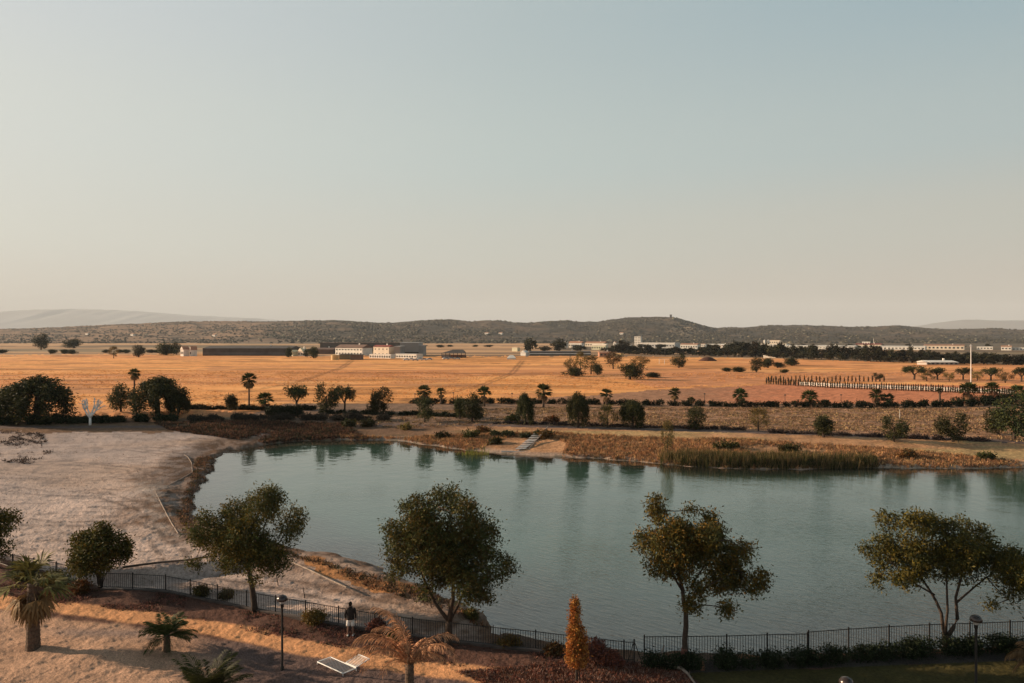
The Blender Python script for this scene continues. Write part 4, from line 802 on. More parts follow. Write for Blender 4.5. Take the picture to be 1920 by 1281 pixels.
bld(1049,1065,641,652,20,'white block leftmost in the town','building',m_white,'flat',1,m_lgrey,(3,2),name='town_building')
bld(1067,1095,643,652,25,'long white town building with red roof','building',m_white,'gable_x',3,m_tile,(6,1),name='town_building')
bld(1098,1140,643,650,25,'long red-roofed row left in the town','building',m_cream,'gable_x',2.5,m_tile,(8,1),name='town_building')
bld(1110,1140,648,656,25,'pale yellow arched hall in the town','building',m_pale,'gable_x',3,m_cream,(6,1),name='town_hall')
bld(1150,1158,643,652,15,'small white house before the tower block','house',m_white,'gable_y',3,m_tile,(1,2),name='town_house')
bld(1172,1186,647,655,15,'white low building left of the tower block','building',m_white,'flat',1,m_lgrey,(3,1),name='town_building')
bld(1190,1204,631,650,18,'white tower block, tallest building of the town','tower',m_white,'flat',1,m_lgrey,(4,6),.5,name='tower_block')
bld(1204,1275,643,653,40,'large light grey factory right of the tower block','factory',m_lgrey,'flat',1.5,m_white,(12,1),.2,name='town_factory',band=(.8,.92,m_white))
bld(1278,1312,646,654,20,'white row building with orange roof mid town','building',m_white,'gable_x',2,m_tile,(7,1),name='town_building')
bld(1315,1326,645,655,15,'square white house mid town','house',m_white,'flat',1,m_tile,(2,2),name='town_house')
bld(1328,1376,647,653,25,'long pale building behind the belt, mid town','building',m_cream,'gable_x',2,m_white,(10,1),name='town_building')
bld(1352,1360,650,656,12,'small white cottage before the long pale building','house',m_white,'gable_y',2.5,m_tile,(1,1),name='town_house')
bld(1420,1480,645,654,30,'long white hall beneath the two white silos','hall',m_white,'flat',1,m_cream,(10,1),.3,name='town_hall')
bld(1444,1465,638,646,14,'pale brick block right of the two white silos','building',m_cream,'flat',1,m_tile,(5,1),.5,name='town_building')
bld(1484,1608,649,655,25,'very long low white shed line above the belt of trees','warehouse',m_white,'gable_x',1.5,m_white,(20,1),.2,name='warehouse')
bld(1610,1655,646,654,25,'cream hall with red roof at the right of the town','hall',m_cream,'gable_x',2,m_red,(8,1),.3,name='town_hall')
bld(1618,1632,641,646,12,'small white block on top behind the cream hall','building',m_white,'flat',1,m_white,(3,1),name='town_building')
bld(1660,1738,650,656,25,'long low white building right of the cream hall','warehouse',m_white,'gable_x',1.5,m_white,(12,1),.3,name='warehouse')
bld(1742,1810,648,656,30,'long peach building with terracotta roof near the tall white pole','building',m_cream,'gable_x',2,m_tile,(10,1),.4,name='town_building')
bld(1836,1862,650,656,18,'white building right of the tall white pole','building',m_white,'flat',1,m_lgrey,(5,1),name='town_building')
bld(1880,1898,650,657,18,'white pair-roofed building near the right edge of the town','building',m_white,'gable_x',2,m_tile,(3,1),name='town_building')
bld(1902,1925,652,657,18,'white warehouse at the right edge of the photo','warehouse',m_white,'flat',1,m_lgrey,(4,1),name='warehouse')
bld(1435,1476,667,671,8,'long low white trailer before the belt of trees','shed',m_white,'flat',.5,m_white,name='white_shed')
bld(1722,1745,679,684,12,'white gable-ended part of the low farm shed','shed',m_white,'gable_y',3,m_white,name='farm_shed')
bld(1745,1797,679,684,14,'long low part of the white farm shed','shed',m_grey,'gable_x',3,m_white,(6,1),.6,name='farm_shed')
bld(976,992,661,667,10,'white gabled front house at the left end of the long black shed','house',m_white,'gable_y',4,m_white,(0,0),name='white_house')
bld(993,1108,660,667,16,'long black open shed with a white strip behind the field','shed',m_dark,'gable_x',2,m_dark,name='long_black_shed',band=(.45,.72,m_white))
bld(1124,1146,661,669,10,'brown house right of the long black shed','house',m_tile,'gable_x',2,m_tile,(3,1),name='brown_house')
bld(1150,1170,662,669,10,'tan walled hut with a post, right of the brown house','house',m_yel,'flat',1,m_brown,(2,1),name='brown_house')
bld(960,975,652,659,10,'pale yellow hut on the plain left of the tall dark tree','hut',m_pale,'flat',1,m_cream,name='pale_hut')
for i,(a,b,l) in enumerate([(247,633,'white farmhouse dot on the left hillside'),(400,645,'small white farmhouse on the plain beyond the long shed'),(912,636,'white farmhouse at the foot of the middle hills'),(938,637,'second white farmhouse at the foot of the middle hills'),(1165,633,'white villa on the hillside left of the tower block'),(162,644,'white farmhouse right of the flat dark tree')]):
    Y = 2450+i*60; u_ = (a-CX)/F; r = thing('farmhouse', l, 'farmhouse', (u_*Y, Y, float(hill_z(np.array([u_]),np.array([Y]))[0])+1), rz=-.5)
    MB().box(-7,7,0,8,-4,4.5).obj('wall',m_white,r); MB().add([(-7.5,-.5,4.4),(7.5,-.5,4.4),(7.5,4,6.6),(-7.5,4,6.6),(-7.5,8.5,4.4),(7.5,8.5,4.4)],[(0,1,2,3),(3,2,5,4),(0,3,4),(1,5,2),(0,4,5,1)]).obj('roof',m_tile,r); MB().box(-3,-1.5,-.12,-.01,1.5,3).obj('window',m_win,r)
def lathe_thing(name, label, cat, px, pyb, prof, m, part='body', group=None):
    loc = at(px,pyb); r = thing(name,label,cat,loc,group=group); MB().lathe(prof,18).obj(part,m,r,True); return r
loc = at(628,675); k = loc[1]/F; r = thing('storage_tank','yellow-ochre round storage tank before the white factory wing','tank',loc); MB().lathe([(7.2*k,-.3),(7.2*k,9*k)],20).obj('shell',m_yel,r,True); MB().lathe([(7.3*k,9*k),(4*k,9.8*k),(.01,10.2*k)],20).obj('lid',m_yel,r,True)
for px, hh, lb in ((1434,14,'left of two white silos in the town'),(1441,14,'right of two white silos in the town')):
    loc = at(px,653); k = loc[1]/F; r = thing('silo',lb,'silo',loc,group='white silos'); MB().lathe([(2*k,-.3),(2*k,(hh+1)*k)],14).obj('shell',m_white,r,True); MB().lathe([(2.05*k,(hh+1)*k),(.01,(hh+2.2)*k)],14).obj('cap',m_lgrey,r,True)
def open_shed():
    loc = at(850,671); k = loc[1]/F; r = thing('open_shed','open steel shed on posts with a pitched roof, right of the grey factory','shed',loc); w = 22*k
    MB().add([(-w,-1,9*k),(w,-1,9*k),(w,14,9*k),(-w,14,9*k),(-w*.1,6,15*k),(w*.8,6,15*k)],[(0,1,5,4),(2,3,4,5),(1,2,5),(3,0,4)]).obj('roof',m_dark,r)
    for i in range(7): MB().box(-w+i*w/3-.2+.2,-w+i*w/3+.4,-.6,-.2,-.3,9*k).obj('post',m_dark,r)
    MB().box(-w,w,13,13.3,-.3,5*k).obj('wall',m_tile,r); MB().box(-w,-w*.3,2,8,-.3,6*k).obj('tank',m_grey,r)
open_shed()
def tent():
    loc = at(959,674); k = loc[1]/F; r = thing('white_tent','white marquee tent standing alone at the field edge','tent',loc)
    MB().add([(-9*k,0,-.3),(9*k,0,-.3),(9*k,8,-.3),(-9*k,8,-.3),(-8*k,0,3*k),(8*k,0,3*k),(8*k,8,3*k),(-8*k,8,3*k),(-3*k,4,8*k),(3*k,4,8*k)],[(0,1,5,4),(1,2,6,5),(2,3,7,6),(3,0,4,7),(4,5,9,8),(6,7,8,9),(5,6,9),(7,4,8)]).obj('canopy',m_white,r)
tent()
# vehicles beside the factory
def car_proto():
    r = thing('parked_car','x','car'); b = MB()
    prof = [(-2.1,.35),(-2.15,.75),(-1.3,.95),(1.5,.95),(2.1,.8),(2.1,.35)]; n = len(prof)
    b.add([(x,-.85,z) for x,z in prof]+[(x,.85,z) for x,z in prof],[tuple(range(n)),tuple(range(n,2*n))[::-1]]+[(i,(i+1)%n+0,(i+1)%n+n,i+n) for i in range(n)]); b.obj('body',mat('car_paint',(.6,.58,.55),.3,.1,1,objvar=.8,spec=.6),r)
    c = MB(); c.add([(-1.0,-.78,.955),(1.4,-.78,.955),(1.0,-.65,1.45),(-.4,-.65,1.45),(-1.0,.78,.955),(1.4,.78,.955),(1.0,.65,1.45),(-.4,.65,1.45)],[(0,1,2,3),(5,4,7,6),(1,5,6,2),(4,0,3,7),(3,2,6,7)]); c.obj('cabin',m_win,r)
    for x in (-1.35,1.35):
        for y in (-.88,.7):
            w = MB(); w.tube([(x,y,.32),(x,y+.18,.32)],.33,12); wo = w.obj('wheel',m_metal,r); MB().tube([(x,y-.01,.32),(x,y+.19,.32)],.18,10).obj('rim',m_lgrey,wo)
    return reg(r)
cp2 = car_proto(); spots = [(762,676),(771,675),(779,676.5),(787,675),(795,676),(805,675),(836,674),(846,673.5),(857,674)]
for i,(a,b) in enumerate(spots):
    loc = at(a,b); s = 1.0 if i < 6 else 1.1; args = dict(label='pale car parked in the row before the grey factory' if i < 6 else 'pale vehicle parked under the open steel shed', group='cars parked before the grey factory' if i < 6 else 'vehicles at the open shed')
    if i == 0: cp2.location = loc; cp2.rotation_euler = (0,0,.3); tag(cp2, args['label'], 'car', args['group'])
    else: dup(cp2, loc, random.uniform(-.5,.5), (s,s,s), **args)
# ------------------------------------------------------------------ poles, frame, mound, mast, tower
def pole(px, pyb, pyt, r, label, m=None, arm=0, name='pole', head=False, group=None):
    loc = at(px,pyb); k = loc[1]/F; h = (pyb-pyt)*k; t = thing(name,label,'pole',loc,group=group); MB().tube([(0,0,-.2),(0,0,h)],[r,r*.7],8).obj('post',m or m_metal,t)
    if arm: MB().box(-arm,arm,-.06,.06,h-.5,h-.35).obj('crossbar',m or m_metal,t)
    if head: MB().lathe([(.01,h+.18),(.22,h+.08),(.25,h-.05),(.05,h-.06)],10).obj('lamp_head',m_metal,t)
    return t
pole(1820.5,726,646,.13,'very tall thin white pole rising above the right orchard',mat('white_pole',(.75,.72,.68),.5,.1,1),.35)
pole(1247,668,653,.25,'power pole beside the white frame, left one',m_metal,1.2); pole(1281,668,655,.25,'power pole above the round yellow-green tree',m_metal,1.2)
pole(1427,652,622,.35,'thin mast left of the white silos',m_metal); pole(1638,652,635,.35,'thin white mast at the right of the town',m_white)
pole(1687,785,768,.05,'short white stake in the tilled field',m_white)
for i,(a,b,c) in enumerate([(778,754,739),(850,754,737),(960,753,738),(1081,753,735),(1321,757,739),(1472,759,741),(1577,760,741)]):
    pole(a,b,c,.06,['slim lamp post right of the egg-shaped tree','slim lamp post between the small palm and the next tree','slim lamp post left of the broadest fan palm','slim lamp post above the tall weeping tree','slim lamp post at the hedge mid right','slim lamp post left of the low bright palm','slim lamp post right of the low bright palm'][i],m_metal,0,'garden_lamp',True,'lamp posts along the far hedge')
loc = at(1247,683); k = loc[1]/F; r = thing('sports_goal','pale rectangular goal-like frame standing in the field','frame',loc)
for s in (-1,-.1,1): MB().tube([(s*11*k,0,-.1),(s*11*k,0,10*k)],.12,6).obj('post',m_white,r)
MB().box(-11*k,11*k,-.1,.1,9.5*k,10.2*k).obj('beam',m_white,r)
loc = at(1327,677); k = loc[1]/F; V = MB(); V.lathe([(19*k,-.3),(15*k,2.5*k),(9*k,6*k),(4*k,7.4*k),(.01,7.8*k)],24); o = V.obj('earth_mound',mat('red_earth',(.10,.045,.03),.95,.5,.3,.5),None,True); o.location = loc; o.scale = (1,.5,1); tag(o,'dark red-brown heap of earth at the far edge of the field','mound')
u = (1257-CX)/F; zz = float(hill_z(np.array([u]),np.array([Y1]))[0]); r = thing('hilltop_tower','small dark square tower on the highest hilltop','tower',(u*Y1,Y1-10,zz-2)); MB().box(-5,5,-5,5,-6,14).obj('wall',m_dark,r); MB().box(-6,6,-6,6,14,16).obj('roof',m_dark,r)
# ------------------------------------------------------------------ fence
def fence(pts, h, label, sp=2.15, gap=.125, name='metal_fence'):
    P = [np.array(at(a,b)) for a,b in pts]; seg = [np.linalg.norm((P[i+1]-P[i])[:2]) for i in range(len(P)-1)]; tot = sum(seg); n = max(1,round(tot/sp)); cum = np.concatenate([[0],np.cumsum(seg)])
    Xs = [p[0] for p in P]; Ys = [p[1] for p in P]
    def q(s): x_ = float(np.interp(s,cum,Xs)); y_ = float(np.interp(s,cum,Ys)); return np.array((x_,y_,gz(x_,y_)*.5+np.interp(s,cum,[p[2] for p in P])*.5))
    c = q(0); r = thing(name,label,'fence',tuple(c)); K = [q(tot*i/n)-c for i in range(n+1)]
    for i, a in enumerate(K): MB().box(a[0]-.03,a[0]+.03,a[1]-.03,a[1]+.03,a[2]-.3,a[2]+h+.07).obj('post',m_metal,r)
    for i in range(n):
        a, b = K[i], K[i+1]; m = MB(); d = b-a
        for zz in (.1, h-.03): m.tube([a+(0,0,zz), b+(0,0,zz)], .02, 4)
        nb = int(np.linalg.norm(d)/gap)
        for j in range(1,nb): p_ = a+d*j/nb; m.tube([p_+(0,0,.08), p_+(0,0,h+.0)], .0135, 4)
        m.obj('fence_panel', m_metal, r)
    return r
fence([(-90,1030),(20,1066),(80,1078),(140,1090),(200,1105),(300,1107),(380,1123),(467,1141),(600,1166),(657,1178),(838,1202),(1000,1219),(1065,1227),(1170,1240)],.95,'long black railing between the mulch bed and the beach, running down to the gate')
fence([(1208,1243),(1350,1241),(1514,1237)],1.25,'taller black railing right of the gate, behind the slender orange-leaved tree')
fence([(1516,1234),(1600,1227),(1690,1222),(1800,1217),(1920,1213),(2120,1206)],1.27,'black railing stepping up behind the near hedge to the right edge')
def gate():
    loc = at(1189,1242); r = thing('garden_gate','small black braced gate between the two railings','gate',loc); MB().box(-.03,.03,-.03,.03,-.2,1.1).obj('post',m_metal,r)
    m = MB(); 
    for j in range(1,6): m.tube([(-.09*j,0,.1),(-.09*j,0,.95)],.01,4)
    m.tube([(0,0,.95),(-.5,0,.95)],.02,4); m.tube([(0,0,.12),(-.5,0,.12)],.02,4); m.obj('gate_leaf',m_metal,r)
    MB().tube([(0,0,1.0),(-.35,-.1,-.05)],.02,5).obj('brace',m_metal,r); MB().tube([(0,0,1.0),(.38,-.1,-.05)],.02,5).obj('brace',m_metal,r)
gate()
strip_wall([(190,1106.5),(300,1109),(380,1125),(467,1143),(600,1168),(838,1204),(1000,1221),(1170,1242)],.03,.14,mat('kerb_stone',(.07,.055,.05),.9,.4,2),'low_kerb','dark low kerb along the foot of the long railing','kerb')
# ------------------------------------------------------------------ lamp posts
def lamp(px, pyb, h, label):
    loc = at(px,pyb); r = thing('lamp_post',label,'lamp post',loc,group='mushroom lamp posts in the garden')
    MB().lathe([(.09,-.2),(.09,.12),(.055,.2),(.048,h-.42),(.05,h-.4),(.075,h-.36),(.075,h-.24),(.11,h-.2)],14).obj('post',m_metal,r,True)
    MB().lathe([(.10,h-.2),(.12,h-.12),(.19,h-.02),(.15,h+.02)],18).obj('globe',mat('lamp_glass',(.45,.42,.40),.2,.1,3,spec=.6),r,True)
    MB().lathe([(.235,h-.06),(.25,h-.02),(.235,h+.06),(.18,h+.14),(.1,h+.18),(.01,h+.195)],20).obj('dome',mat('lamp_cap',(.05,.035,.03),.25,.2,3,metal=.4,spec=.6),r,True)
    return r
lamp(529,1256,3.25,'mushroom-capped lamp post on the gravel left of the person'); lamp(1830,1310,3.35,'mushroom-capped lamp post on the lawn before the wide flat-topped tree'); lamp(1587,1455,3.25,'mushroom lamp head peeping over the bottom edge of the lawn')
# ------------------------------------------------------------------ person looking at the lake
def skin(name, V, E, R, m, parent, sub=2, root=0):
    me = bpy.data.meshes.new(name); me.from_pydata(V, E, []); o = bpy.data.objects.new(name, me); COL.objects.link(o); o.parent = parent
    md = o.modifiers.new('s','SKIN'); sv = me.skin_vertices[0].data if me.skin_vertices else None
    if sv is None:
        bm_ = __import__('bmesh').new(); bm_.from_mesh(me); bm_.verts.layers.skin.verify(); bm_.to_mesh(me); bm_.free(); sv = me.skin_vertices[0].data
    for i, rr in enumerate(R): sv[i].radius = rr if hasattr(rr,'__len__') else (rr,rr); sv[i].use_root = (i == root)
    md.use_smooth_shade = True; s2 = o.modifiers.new('b','SUBSURF'); s2.levels = sub; s2.render_levels = sub; me.materials.append(m); return o
def person():
    loc = at(657,1193); r = thing('person','person seen from behind in a dark jacket and white shorts, standing at the railing','person',loc,rz=rad(4)); s = 1.0
    m_skin = mat('skin',(.20,.11,.075),.6,.15,8,spec=.4)
    V = [(0,0,.93),(0,0,1.12),(0,0,1.30),(0,.0,1.43),(0,.01,1.50),(0,.012,1.555),(0,.015,1.61),(0,.012,1.68),(0,.005,1.735),(0,.0,1.755)]; E = [(i_,i_+1) for i_ in range(9)]; R = [(.13,.09),(.12,.085),(.14,.09),(.09,.07),(.055,.055),(.065,.07),(.078,.095),(.08,.098),(.055,.07),(.02,.03)]
    def add(ch, par):
        for p, q in ch: V.append(p); R.append(q); E.append((par, len(V)-1)); par = len(V)-1
        return par
    for sg in (-1,1):
        add([((sg*.09,0,.84),(.085,.09)),((sg*.11,.01,.68),(.075,.08)),((sg*.115,.01,.50),(.058,.06)),((sg*.12,-.015,.34),(.056,.06)),((sg*.125,-.02,.12),(.036,.04)),((sg*.128,-.02,.06),(.036,.045)),((sg*.13,.10,.035),(.035,.025))],0)
        w = add([((sg*.18,0,1.42),(.055,.055)),((sg*.25,-.01,1.16),(.043,.043)),((sg*.25,.06,.98),(.032,.03)),((sg*.245,.09,.89),(.035,.02))],3)
        for f in range(5):
            dx = (f-2)*.017; L_ = [.05,.075,.085,.078,.06][f]; o_ = .03 if f == 0 else 0; add([((sg*.245+dx,.095+o_,.85),(.010,.010)),((sg*.245+dx*1.1,.11+o_,.85-L_*.6),(.009,.009)),((sg*.245+dx*1.1,.13+o_,.85-L_),(.006,.006))],w)
    skin('body', V, E, R, m_skin, r, 2)
    def ell(m, rings, n=16):
        vs = []; fs = []
        for cx, cy, z, rx, ry in rings:
            for k_ in range(n): a_ = 2*math.pi*k_/n; f_ = 1+.03*math.sin(k_*5.1+z*31); vs.append((cx+rx*f_*math.cos(a_), cy+ry*f_*math.sin(a_), z))
        for i_ in range(len(rings)-1):
            for k_ in range(n): fs.append((i_*n+k_, i_*n+(k_+1)%n, (i_+1)*n+(k_+1)%n, (i_+1)*n+k_))
        fs.append(tuple(range(n))[::-1]); fs.append(tuple(range((len(rings)-1)*n, len(rings)*n))); m.add(vs, fs)
    cl = mat('dark_cloth',(.022,.018,.017),.9,.4,14,.4); jk = MB()
    ell(jk, [(0,0,.86,.195,.135),(0,0,.90,.20,.14),(0,0,1.02,.19,.135),(0,0,1.15,.188,.13),(0,0,1.28,.205,.135),(0,0,1.37,.21,.125),(0,0,1.43,.17,.11),(0,.005,1.475,.10,.085),(0,.01,1.53,.078,.078)])
    for sg in (-1,1): jk.tube([(sg*.16,0,1.42),(sg*.205,0,1.37),(sg*.255,-.01,1.17),(sg*.262,.01,1.10),(sg*.258,.07,.93)],[.075,.075,.062,.06,.05],10)
    jk.obj('jacket', cl, r, True); sh = MB(); ell(sh, [(0,0,.78,.175,.13),(0,0,.86,.18,.13),(0,0,1.0,.165,.12)])
    for sg in (-1,1): ell(sh, [(sg*.115,.01,.54,.105,.115),(sg*.11,.01,.60,.104,.112),(sg*.095,.0,.80,.098,.12)])
    sh.obj('shorts', mat('white_cloth',(.62,.58,.54),.9,.15,10,.3), r, True)
    hr = MB(); ell(hr, [(0,-.03,1.57,.07,.06),(0,-.025,1.62,.088,.085),(0,-.015,1.67,.094,.102),(0,-.008,1.72,.080,.09),(0,-.003,1.755,.052,.06),(0,0,1.772,.015,.02)]); hr.obj('hair', mat('dark_hair',(.02,.014,.01),.8,.3,30), r, True)
    for sg in (-1,1):
        so_ = MB(); so_.tube([(sg*.125,-.09,.05),(sg*.127,-.06,.055),(sg*.13,.02,.06),(sg*.133,.10,.045),(sg*.136,.18,.035),(sg*.137,.205,.03)],[.025,.045,.05,.045,.038,.015],10); so_.obj('shoe', mat('white_shoe',(.65,.62,.58),.6,.1,5), r, True)
person()
# ------------------------------------------------------------------ small things
def slat_panel():
    P = [np.array(at(a,b)) for a,b in ((595,1246),(643,1268),(668,1258),(620,1237))]; c = P[0]; r = thing('slatted_lounger','white slatted lounger frame lying on the dark gravel','lounger',tuple(c)); Q = [p-c+np.array((0,0,.12)) for p in P]
    m_ = mat('white_metal',(.75,.73,.70),.4,.1,3); f = MB()
    for i in range(4): f.tube([Q[i],Q[(i+1)%4]],.026,6)
    f.obj('frame',m_,r); s = MB()
    for i in range(1,17): t = i/17; s.tube([Q[0]*(1-t)+Q[1]*t, Q[3]*(1-t)+Q[2]*t],.011,4)
    s.obj('slats',m_,r); b = MB(); e = Q[2]-Q[1]; d = e*.85+np.array((.12,-.1,.22)); A, B_ = Q[2]+np.array((0,0,.05)), Q[2]+(Q[3]-Q[2])*.4+np.array((0,0,.05)); A2, B2 = A+d, B_+d
    for p,q in ((A,A2),(B_,B2),(A,B_),(A2,B2)): b.tube([p,q],.024,6)
    for i in range(1,9): t = i/9; b.tube([A+(A2-A)*t, B_+(B2-B_)*t],.011,4)
    b.obj('backrest',m_,r)
    for i,q in enumerate(Q): MB().tube([q,(q[0],q[1],q[2]-.16)],.018,6).obj('leg',m_,r)
slat_panel()
def hose():
    P = [at(1245,1232),at(1239,1240),at(1246,1248),at(1262,1254),at(1278,1258),at(1290,1268),at(1302,1284),at(1316,1310)]; c = P[0]; zz = [.55,.3,.13,.1,.12,.1,.08,.06]
    o = MB().tube([(p[0]-c[0],p[1]-c[1],p[2]-c[2]+z) for p,z in zip(P,zz)],[.035,.06,.075,.08,.075,.06,.05,.04],9).obj('driftwood_log',mat('bleached_wood',(.28,.22,.18),.8,.5,6,.5),None,True); o.location = c; tag(o,'pale curved driftwood log on the ground left of the sacking-wrapped trunk','log')
hose()
loc = at(1317,1256); o = MB().lathe([(.12,-.1),(.10,.2),(.085,.42),(.01,.43)],10).obj('tree_stump',mat('stump_wood',(.16,.08,.05),.9,.5,9,.5)); o.location = loc; tag(o,'short brown stump right of the sacking-wrapped trunk','stump')
loc = at(929,1192); r = thing('white_board','small tilted white board beyond the railing at the tip of the beach','board',loc,rz=-.2); o = MB().add([(-.22,0,.12),(.22,0,.06),(.22,.12,.42),(-.22,.12,.46),(-.22,.03,.11),(.22,.03,.05),(.22,.15,.41),(-.22,.15,.45)],[(0,1,2,3),(7,6,5,4),(0,4,5,1),(1,5,6,2),(2,6,7,3),(3,7,4,0)]).obj('panel',MATS['white_metal'],r); MB().tube([(0,.08,-.1),(0,.08,.3)],.02,5).obj('stake',m_metal,r)
def log_line(pts, label, w=.04, h=.06, m=None, lift=0, cat='edging', name='timber_edging'):
    P = [np.array(at(a,b)) for a,b in pts]; c = P[0]; mb = MB()
    for i in range(len(P)-1):
        a = P[i]-c; b = P[i+1]-c; mb.tube([a+(0,0,h*.4+lift),(a+b)/2+(0,0,h*.45+lift),b+(0,0,h*.4+lift)],[w,w*1.05,w],6)
    o = mb.obj(name, m or MATS['bleached_wood']); o.location = tuple(c); return tag(o,label,cat)
log_line([(291,922),(300,940),(311,962),(322,982),(334,1001),(366,1002)],'pale timber edging bending down the beach to the water')
log_line([(318,909),(340,898),(361,886),(359,868),(352,857),(345,853)],'pale timber edging curving round the upper beach')
log_line([(540,1062),(580,1080),(620,1100),(650,1114)],'pale timber rail slanting over the beach right of the leaning tree',.05,.1,None,.35)
log_line([(230,1080),(290,1073),(350,1064),(400,1056)],'dark timber edge above the ditch in the sand',.07,.1,mat('dark_wood',(.08,.06,.05),.9,.4,5),.45)
for a,b,l in ((522,1098,'leaning thin stake on the beach nearest the leaning tree'),(572,1122,'leaning thin stake on the beach left of the person')):
    loc = at(a,b); r = thing('wooden_stake',l,'stake',loc); MB().tube([(0,0,-.1),(-.12,0,.65)],[.03,.02],5).obj('shaft',m_bark,r)
def white_tree():
    loc = at(169,797); k = loc[1]/F; r = thing('bare_white_tree','small leafless white tree forked into bright branches','tree',loc); m = MB(); m_ = mat('whitewashed_wood',(.75,.70,.66),.8,.2,4); rng = np.random.default_rng(9)
    def br(p, d, L, R, n):
        q = p+d*L; m.tube([p,(p+q)/2+rng.normal(size=3)*.05,q],[R,R*.85,R*.6],6)
        if n:
            for i in range(2 if n < 3 else 3): dd = d*.8+rng.normal(size=3)*.45+np.array((0,0,.25)); dd[2] = abs(dd[2]); dd /= np.linalg.norm(dd); br(q, dd, L*.62, R*.66, n-1)
    m.tube([(0,0,-.2),(0,0,1.2)],[.22,.17],8); o = np.array((0,0,1.15))
    for d in ((-.75,.1,1),(.8,-.1,1),(.25,.2,1),(-.3,-.1,1.2)): d = np.array(d,float); d /= np.linalg.norm(d); br(o, d, 1.5, .16, 3)
    m.obj('trunk', m_, r, True)
white_tree()
def steps():
    A = np.array(at(975,845)); B = np.array(at(1012,816)); A[2] = -.75; B[2] = max(B[2],.3)+.35; r = thing('white_steps','white wooden steps leading down the far bank to the water','steps',tuple(A)); d = B-A; n = 9; s = np.array((.72,.15,0)); m_ = mat('weathered_white',(.48,.45,.42),.7,.3,3)
    for i in range(n):
        p = d*(i+.5)/n; p[2] = max(p[2], gz(A[0]+p[0],A[1]+p[1])-A[2]+.12); w = MB(); e = np.array((d[0],d[1],0)); e = e/np.linalg.norm(e)*.42*np.linalg.norm(d)/n
        w.add([p-s-e,p+s-e,p+s+e,p-s+e,p-s-e+(0,0,.1),p+s-e+(0,0,.1),p+s+e+(0,0,.1),p-s+e+(0,0,.1)],[(0,3,2,1),(4,5,6,7),(0,1,5,4),(1,2,6,5),(2,3,7,6),(3,0,4,7)]); w.obj('tread',m_,r)
    for sg in (-1,1): MB().tube([s*sg*.9-(0,0,.15), d+s*sg*.9-(0,0,.15)],.07,6).obj('stringer',m_bark,r)
    MB().tube([s+(.3,0,.1), d+s+(.5,0,.9)],.09,6).obj('handrail',MATS['bleached_wood'],r)
    MB().tube([(-2.6,-.4,.1),(1.4,-.5,.1)],.09,6).obj('landing_beam',m_,r); MB().tube([(-.4,-.3,.1),(1.0,1.6,.5)],.07,6).obj('brace',m_,r)
steps()
# ------------------------------------------------------------------ air
hz = MB().box(-27000,27000,-60,27500,-6,1180).obj('haze', bpy.data.materials.new('air')); tag(hz,'pale warm haze over the plain','haze',kind='stuff')
am = hz.data.materials[0]; am.use_nodes = True; nt = am.node_tree; nt.nodes.clear(); o_ = nt.nodes.new('ShaderNodeOutputMaterial'); pv = nt.nodes.new('ShaderNodeVolumePrincipled')
pv.inputs['Color'].default_value = (.80,.86,.92,1); pv.inputs['Density'].default_value = 4.3e-5; pv.inputs['Anisotropy'].default_value = 0; nt.links.new(pv.outputs[0], o_.inputs['Volume'])
# ------------------------------------------------------------------ light, sky, camera
EL, AZ = 16.0, -12.0                                   # sun elevation; degrees behind straight left
sd_ = np.array((-math.cos(rad(EL))*math.cos(rad(AZ)), -math.cos(rad(EL))*math.sin(rad(AZ)), math.sin(rad(EL))))
sl = bpy.data.lights.new('sun','SUN'); sl.energy = 5.0; sl.angle = rad(.5); sl.color = (1,.74,.50); so = bpy.data.objects.new('sun', sl); COL.objects.link(so)
from mathutils import Vector
so.rotation_euler = Vector(tuple(sd_)).to_track_quat('Z','Y').to_euler()
w = bpy.data.worlds.new('World'); sc.world = w; w.use_nodes = True; nt = w.node_tree; bg = nt.nodes['Background']; N = nt.nodes.new; L = nt.links.new
sky = N('ShaderNodeTexSky'); sky.sky_type = 'NISHITA'; sky.sun_disc = False; sky.sun_elevation = rad(EL); sky.sun_rotation = rad(-90-AZ); sky.air_density = 1.0; sky.dust_density = 2.5; sky.ozone_density = 1.0
def lin(c): return [(v/255/12.92 if v < 10 else ((v/255+.055)/1.055)**2.4) for v in c]
geo = N('ShaderNodeTexCoord'); sx = N('ShaderNodeSeparateXYZ'); L(geo.outputs['Generated'], sx.inputs[0])
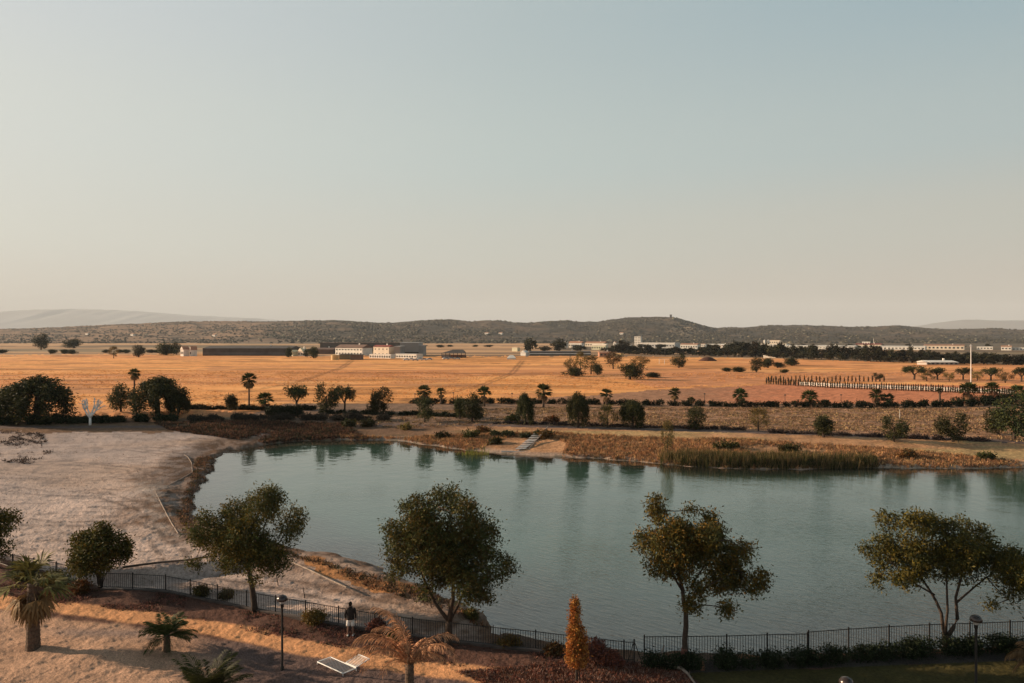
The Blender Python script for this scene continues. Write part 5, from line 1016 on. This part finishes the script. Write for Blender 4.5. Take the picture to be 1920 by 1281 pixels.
def ramp(stops):
    r = N('ShaderNodeValToRGB'); L(sx.outputs['Z'], r.inputs['Fac']); e = r.color_ramp.elements
    while len(e) < len(stops): e.new(.5)
    for q, (p, c) in zip(e, stops): q.position = p; q.color = (*lin(c), 1)
    r.color_ramp.interpolation = 'B_SPLINE' if False else 'EASE'; return r
ZEN = (70,92,102)
rl = ramp([(0,(198,192,182)),(.05,(203,199,189)),(.12,(205,205,195)),(.25,(206,208,200)),(.40,(200,204,204)),(.95,ZEN)])
rc = ramp([(0,(191,184,172)),(.04,(193,187,175)),(.12,(191,192,181)),(.23,(182,193,188)),(.41,(172,185,185)),(.95,ZEN)])
rr = ramp([(0,(180,173,163)),(.05,(182,176,165)),(.14,(178,179,169)),(.23,(164,178,177)),(.41,(140,166,175)),(.95,ZEN)])
def mixw(f, a, b):
    m = N('ShaderNodeMix'); m.data_type = 'RGBA'; L(f, m.inputs[0]); L(a, m.inputs[6]); L(b, m.inputs[7]); return m.outputs[2]
def mapx(a, b):
    m = N('ShaderNodeMapRange'); m.inputs[1].default_value = a; m.inputs[2].default_value = b; L(sx.outputs['X'], m.inputs[0]); return m.outputs[0]
col_ = mixw(mapx(0,.6), mixw(mapx(-.6,0), rl.outputs[0], rc.outputs[0]), rr.outputs[0])
bg2 = N('ShaderNodeBackground'); L(col_, bg2.inputs[0]); bg2.inputs[1].default_value = .575
L(sky.outputs[0], bg.inputs[0]); bg.inputs[1].default_value = .01
ad = N('ShaderNodeAddShader'); L(bg.outputs[0], ad.inputs[0]); L(bg2.outputs[0], ad.inputs[1]); L(ad.outputs[0], nt.nodes['World Output'].inputs['Surface'])
cam = bpy.data.cameras.new('camera'); co = bpy.data.objects.new('camera', cam); COL.objects.link(co); sc.camera = co
co.location = (0,0,H); co.rotation_euler = (rad(90),0,0); cam.sensor_width = 36; cam.lens = 36*F/1920; cam.shift_y = -(640.5-HY)/1920; cam.clip_start = .5; cam.clip_end = 80000
vs = sc.view_settings; sc.display_settings.display_device = 'sRGB'; vs.view_transform = 'Standard'; vs.look = 'None'; vs.exposure = .78; vs.gamma = 1
sc.cycles.max_bounces = 6; sc.cycles.volume_bounces = 0
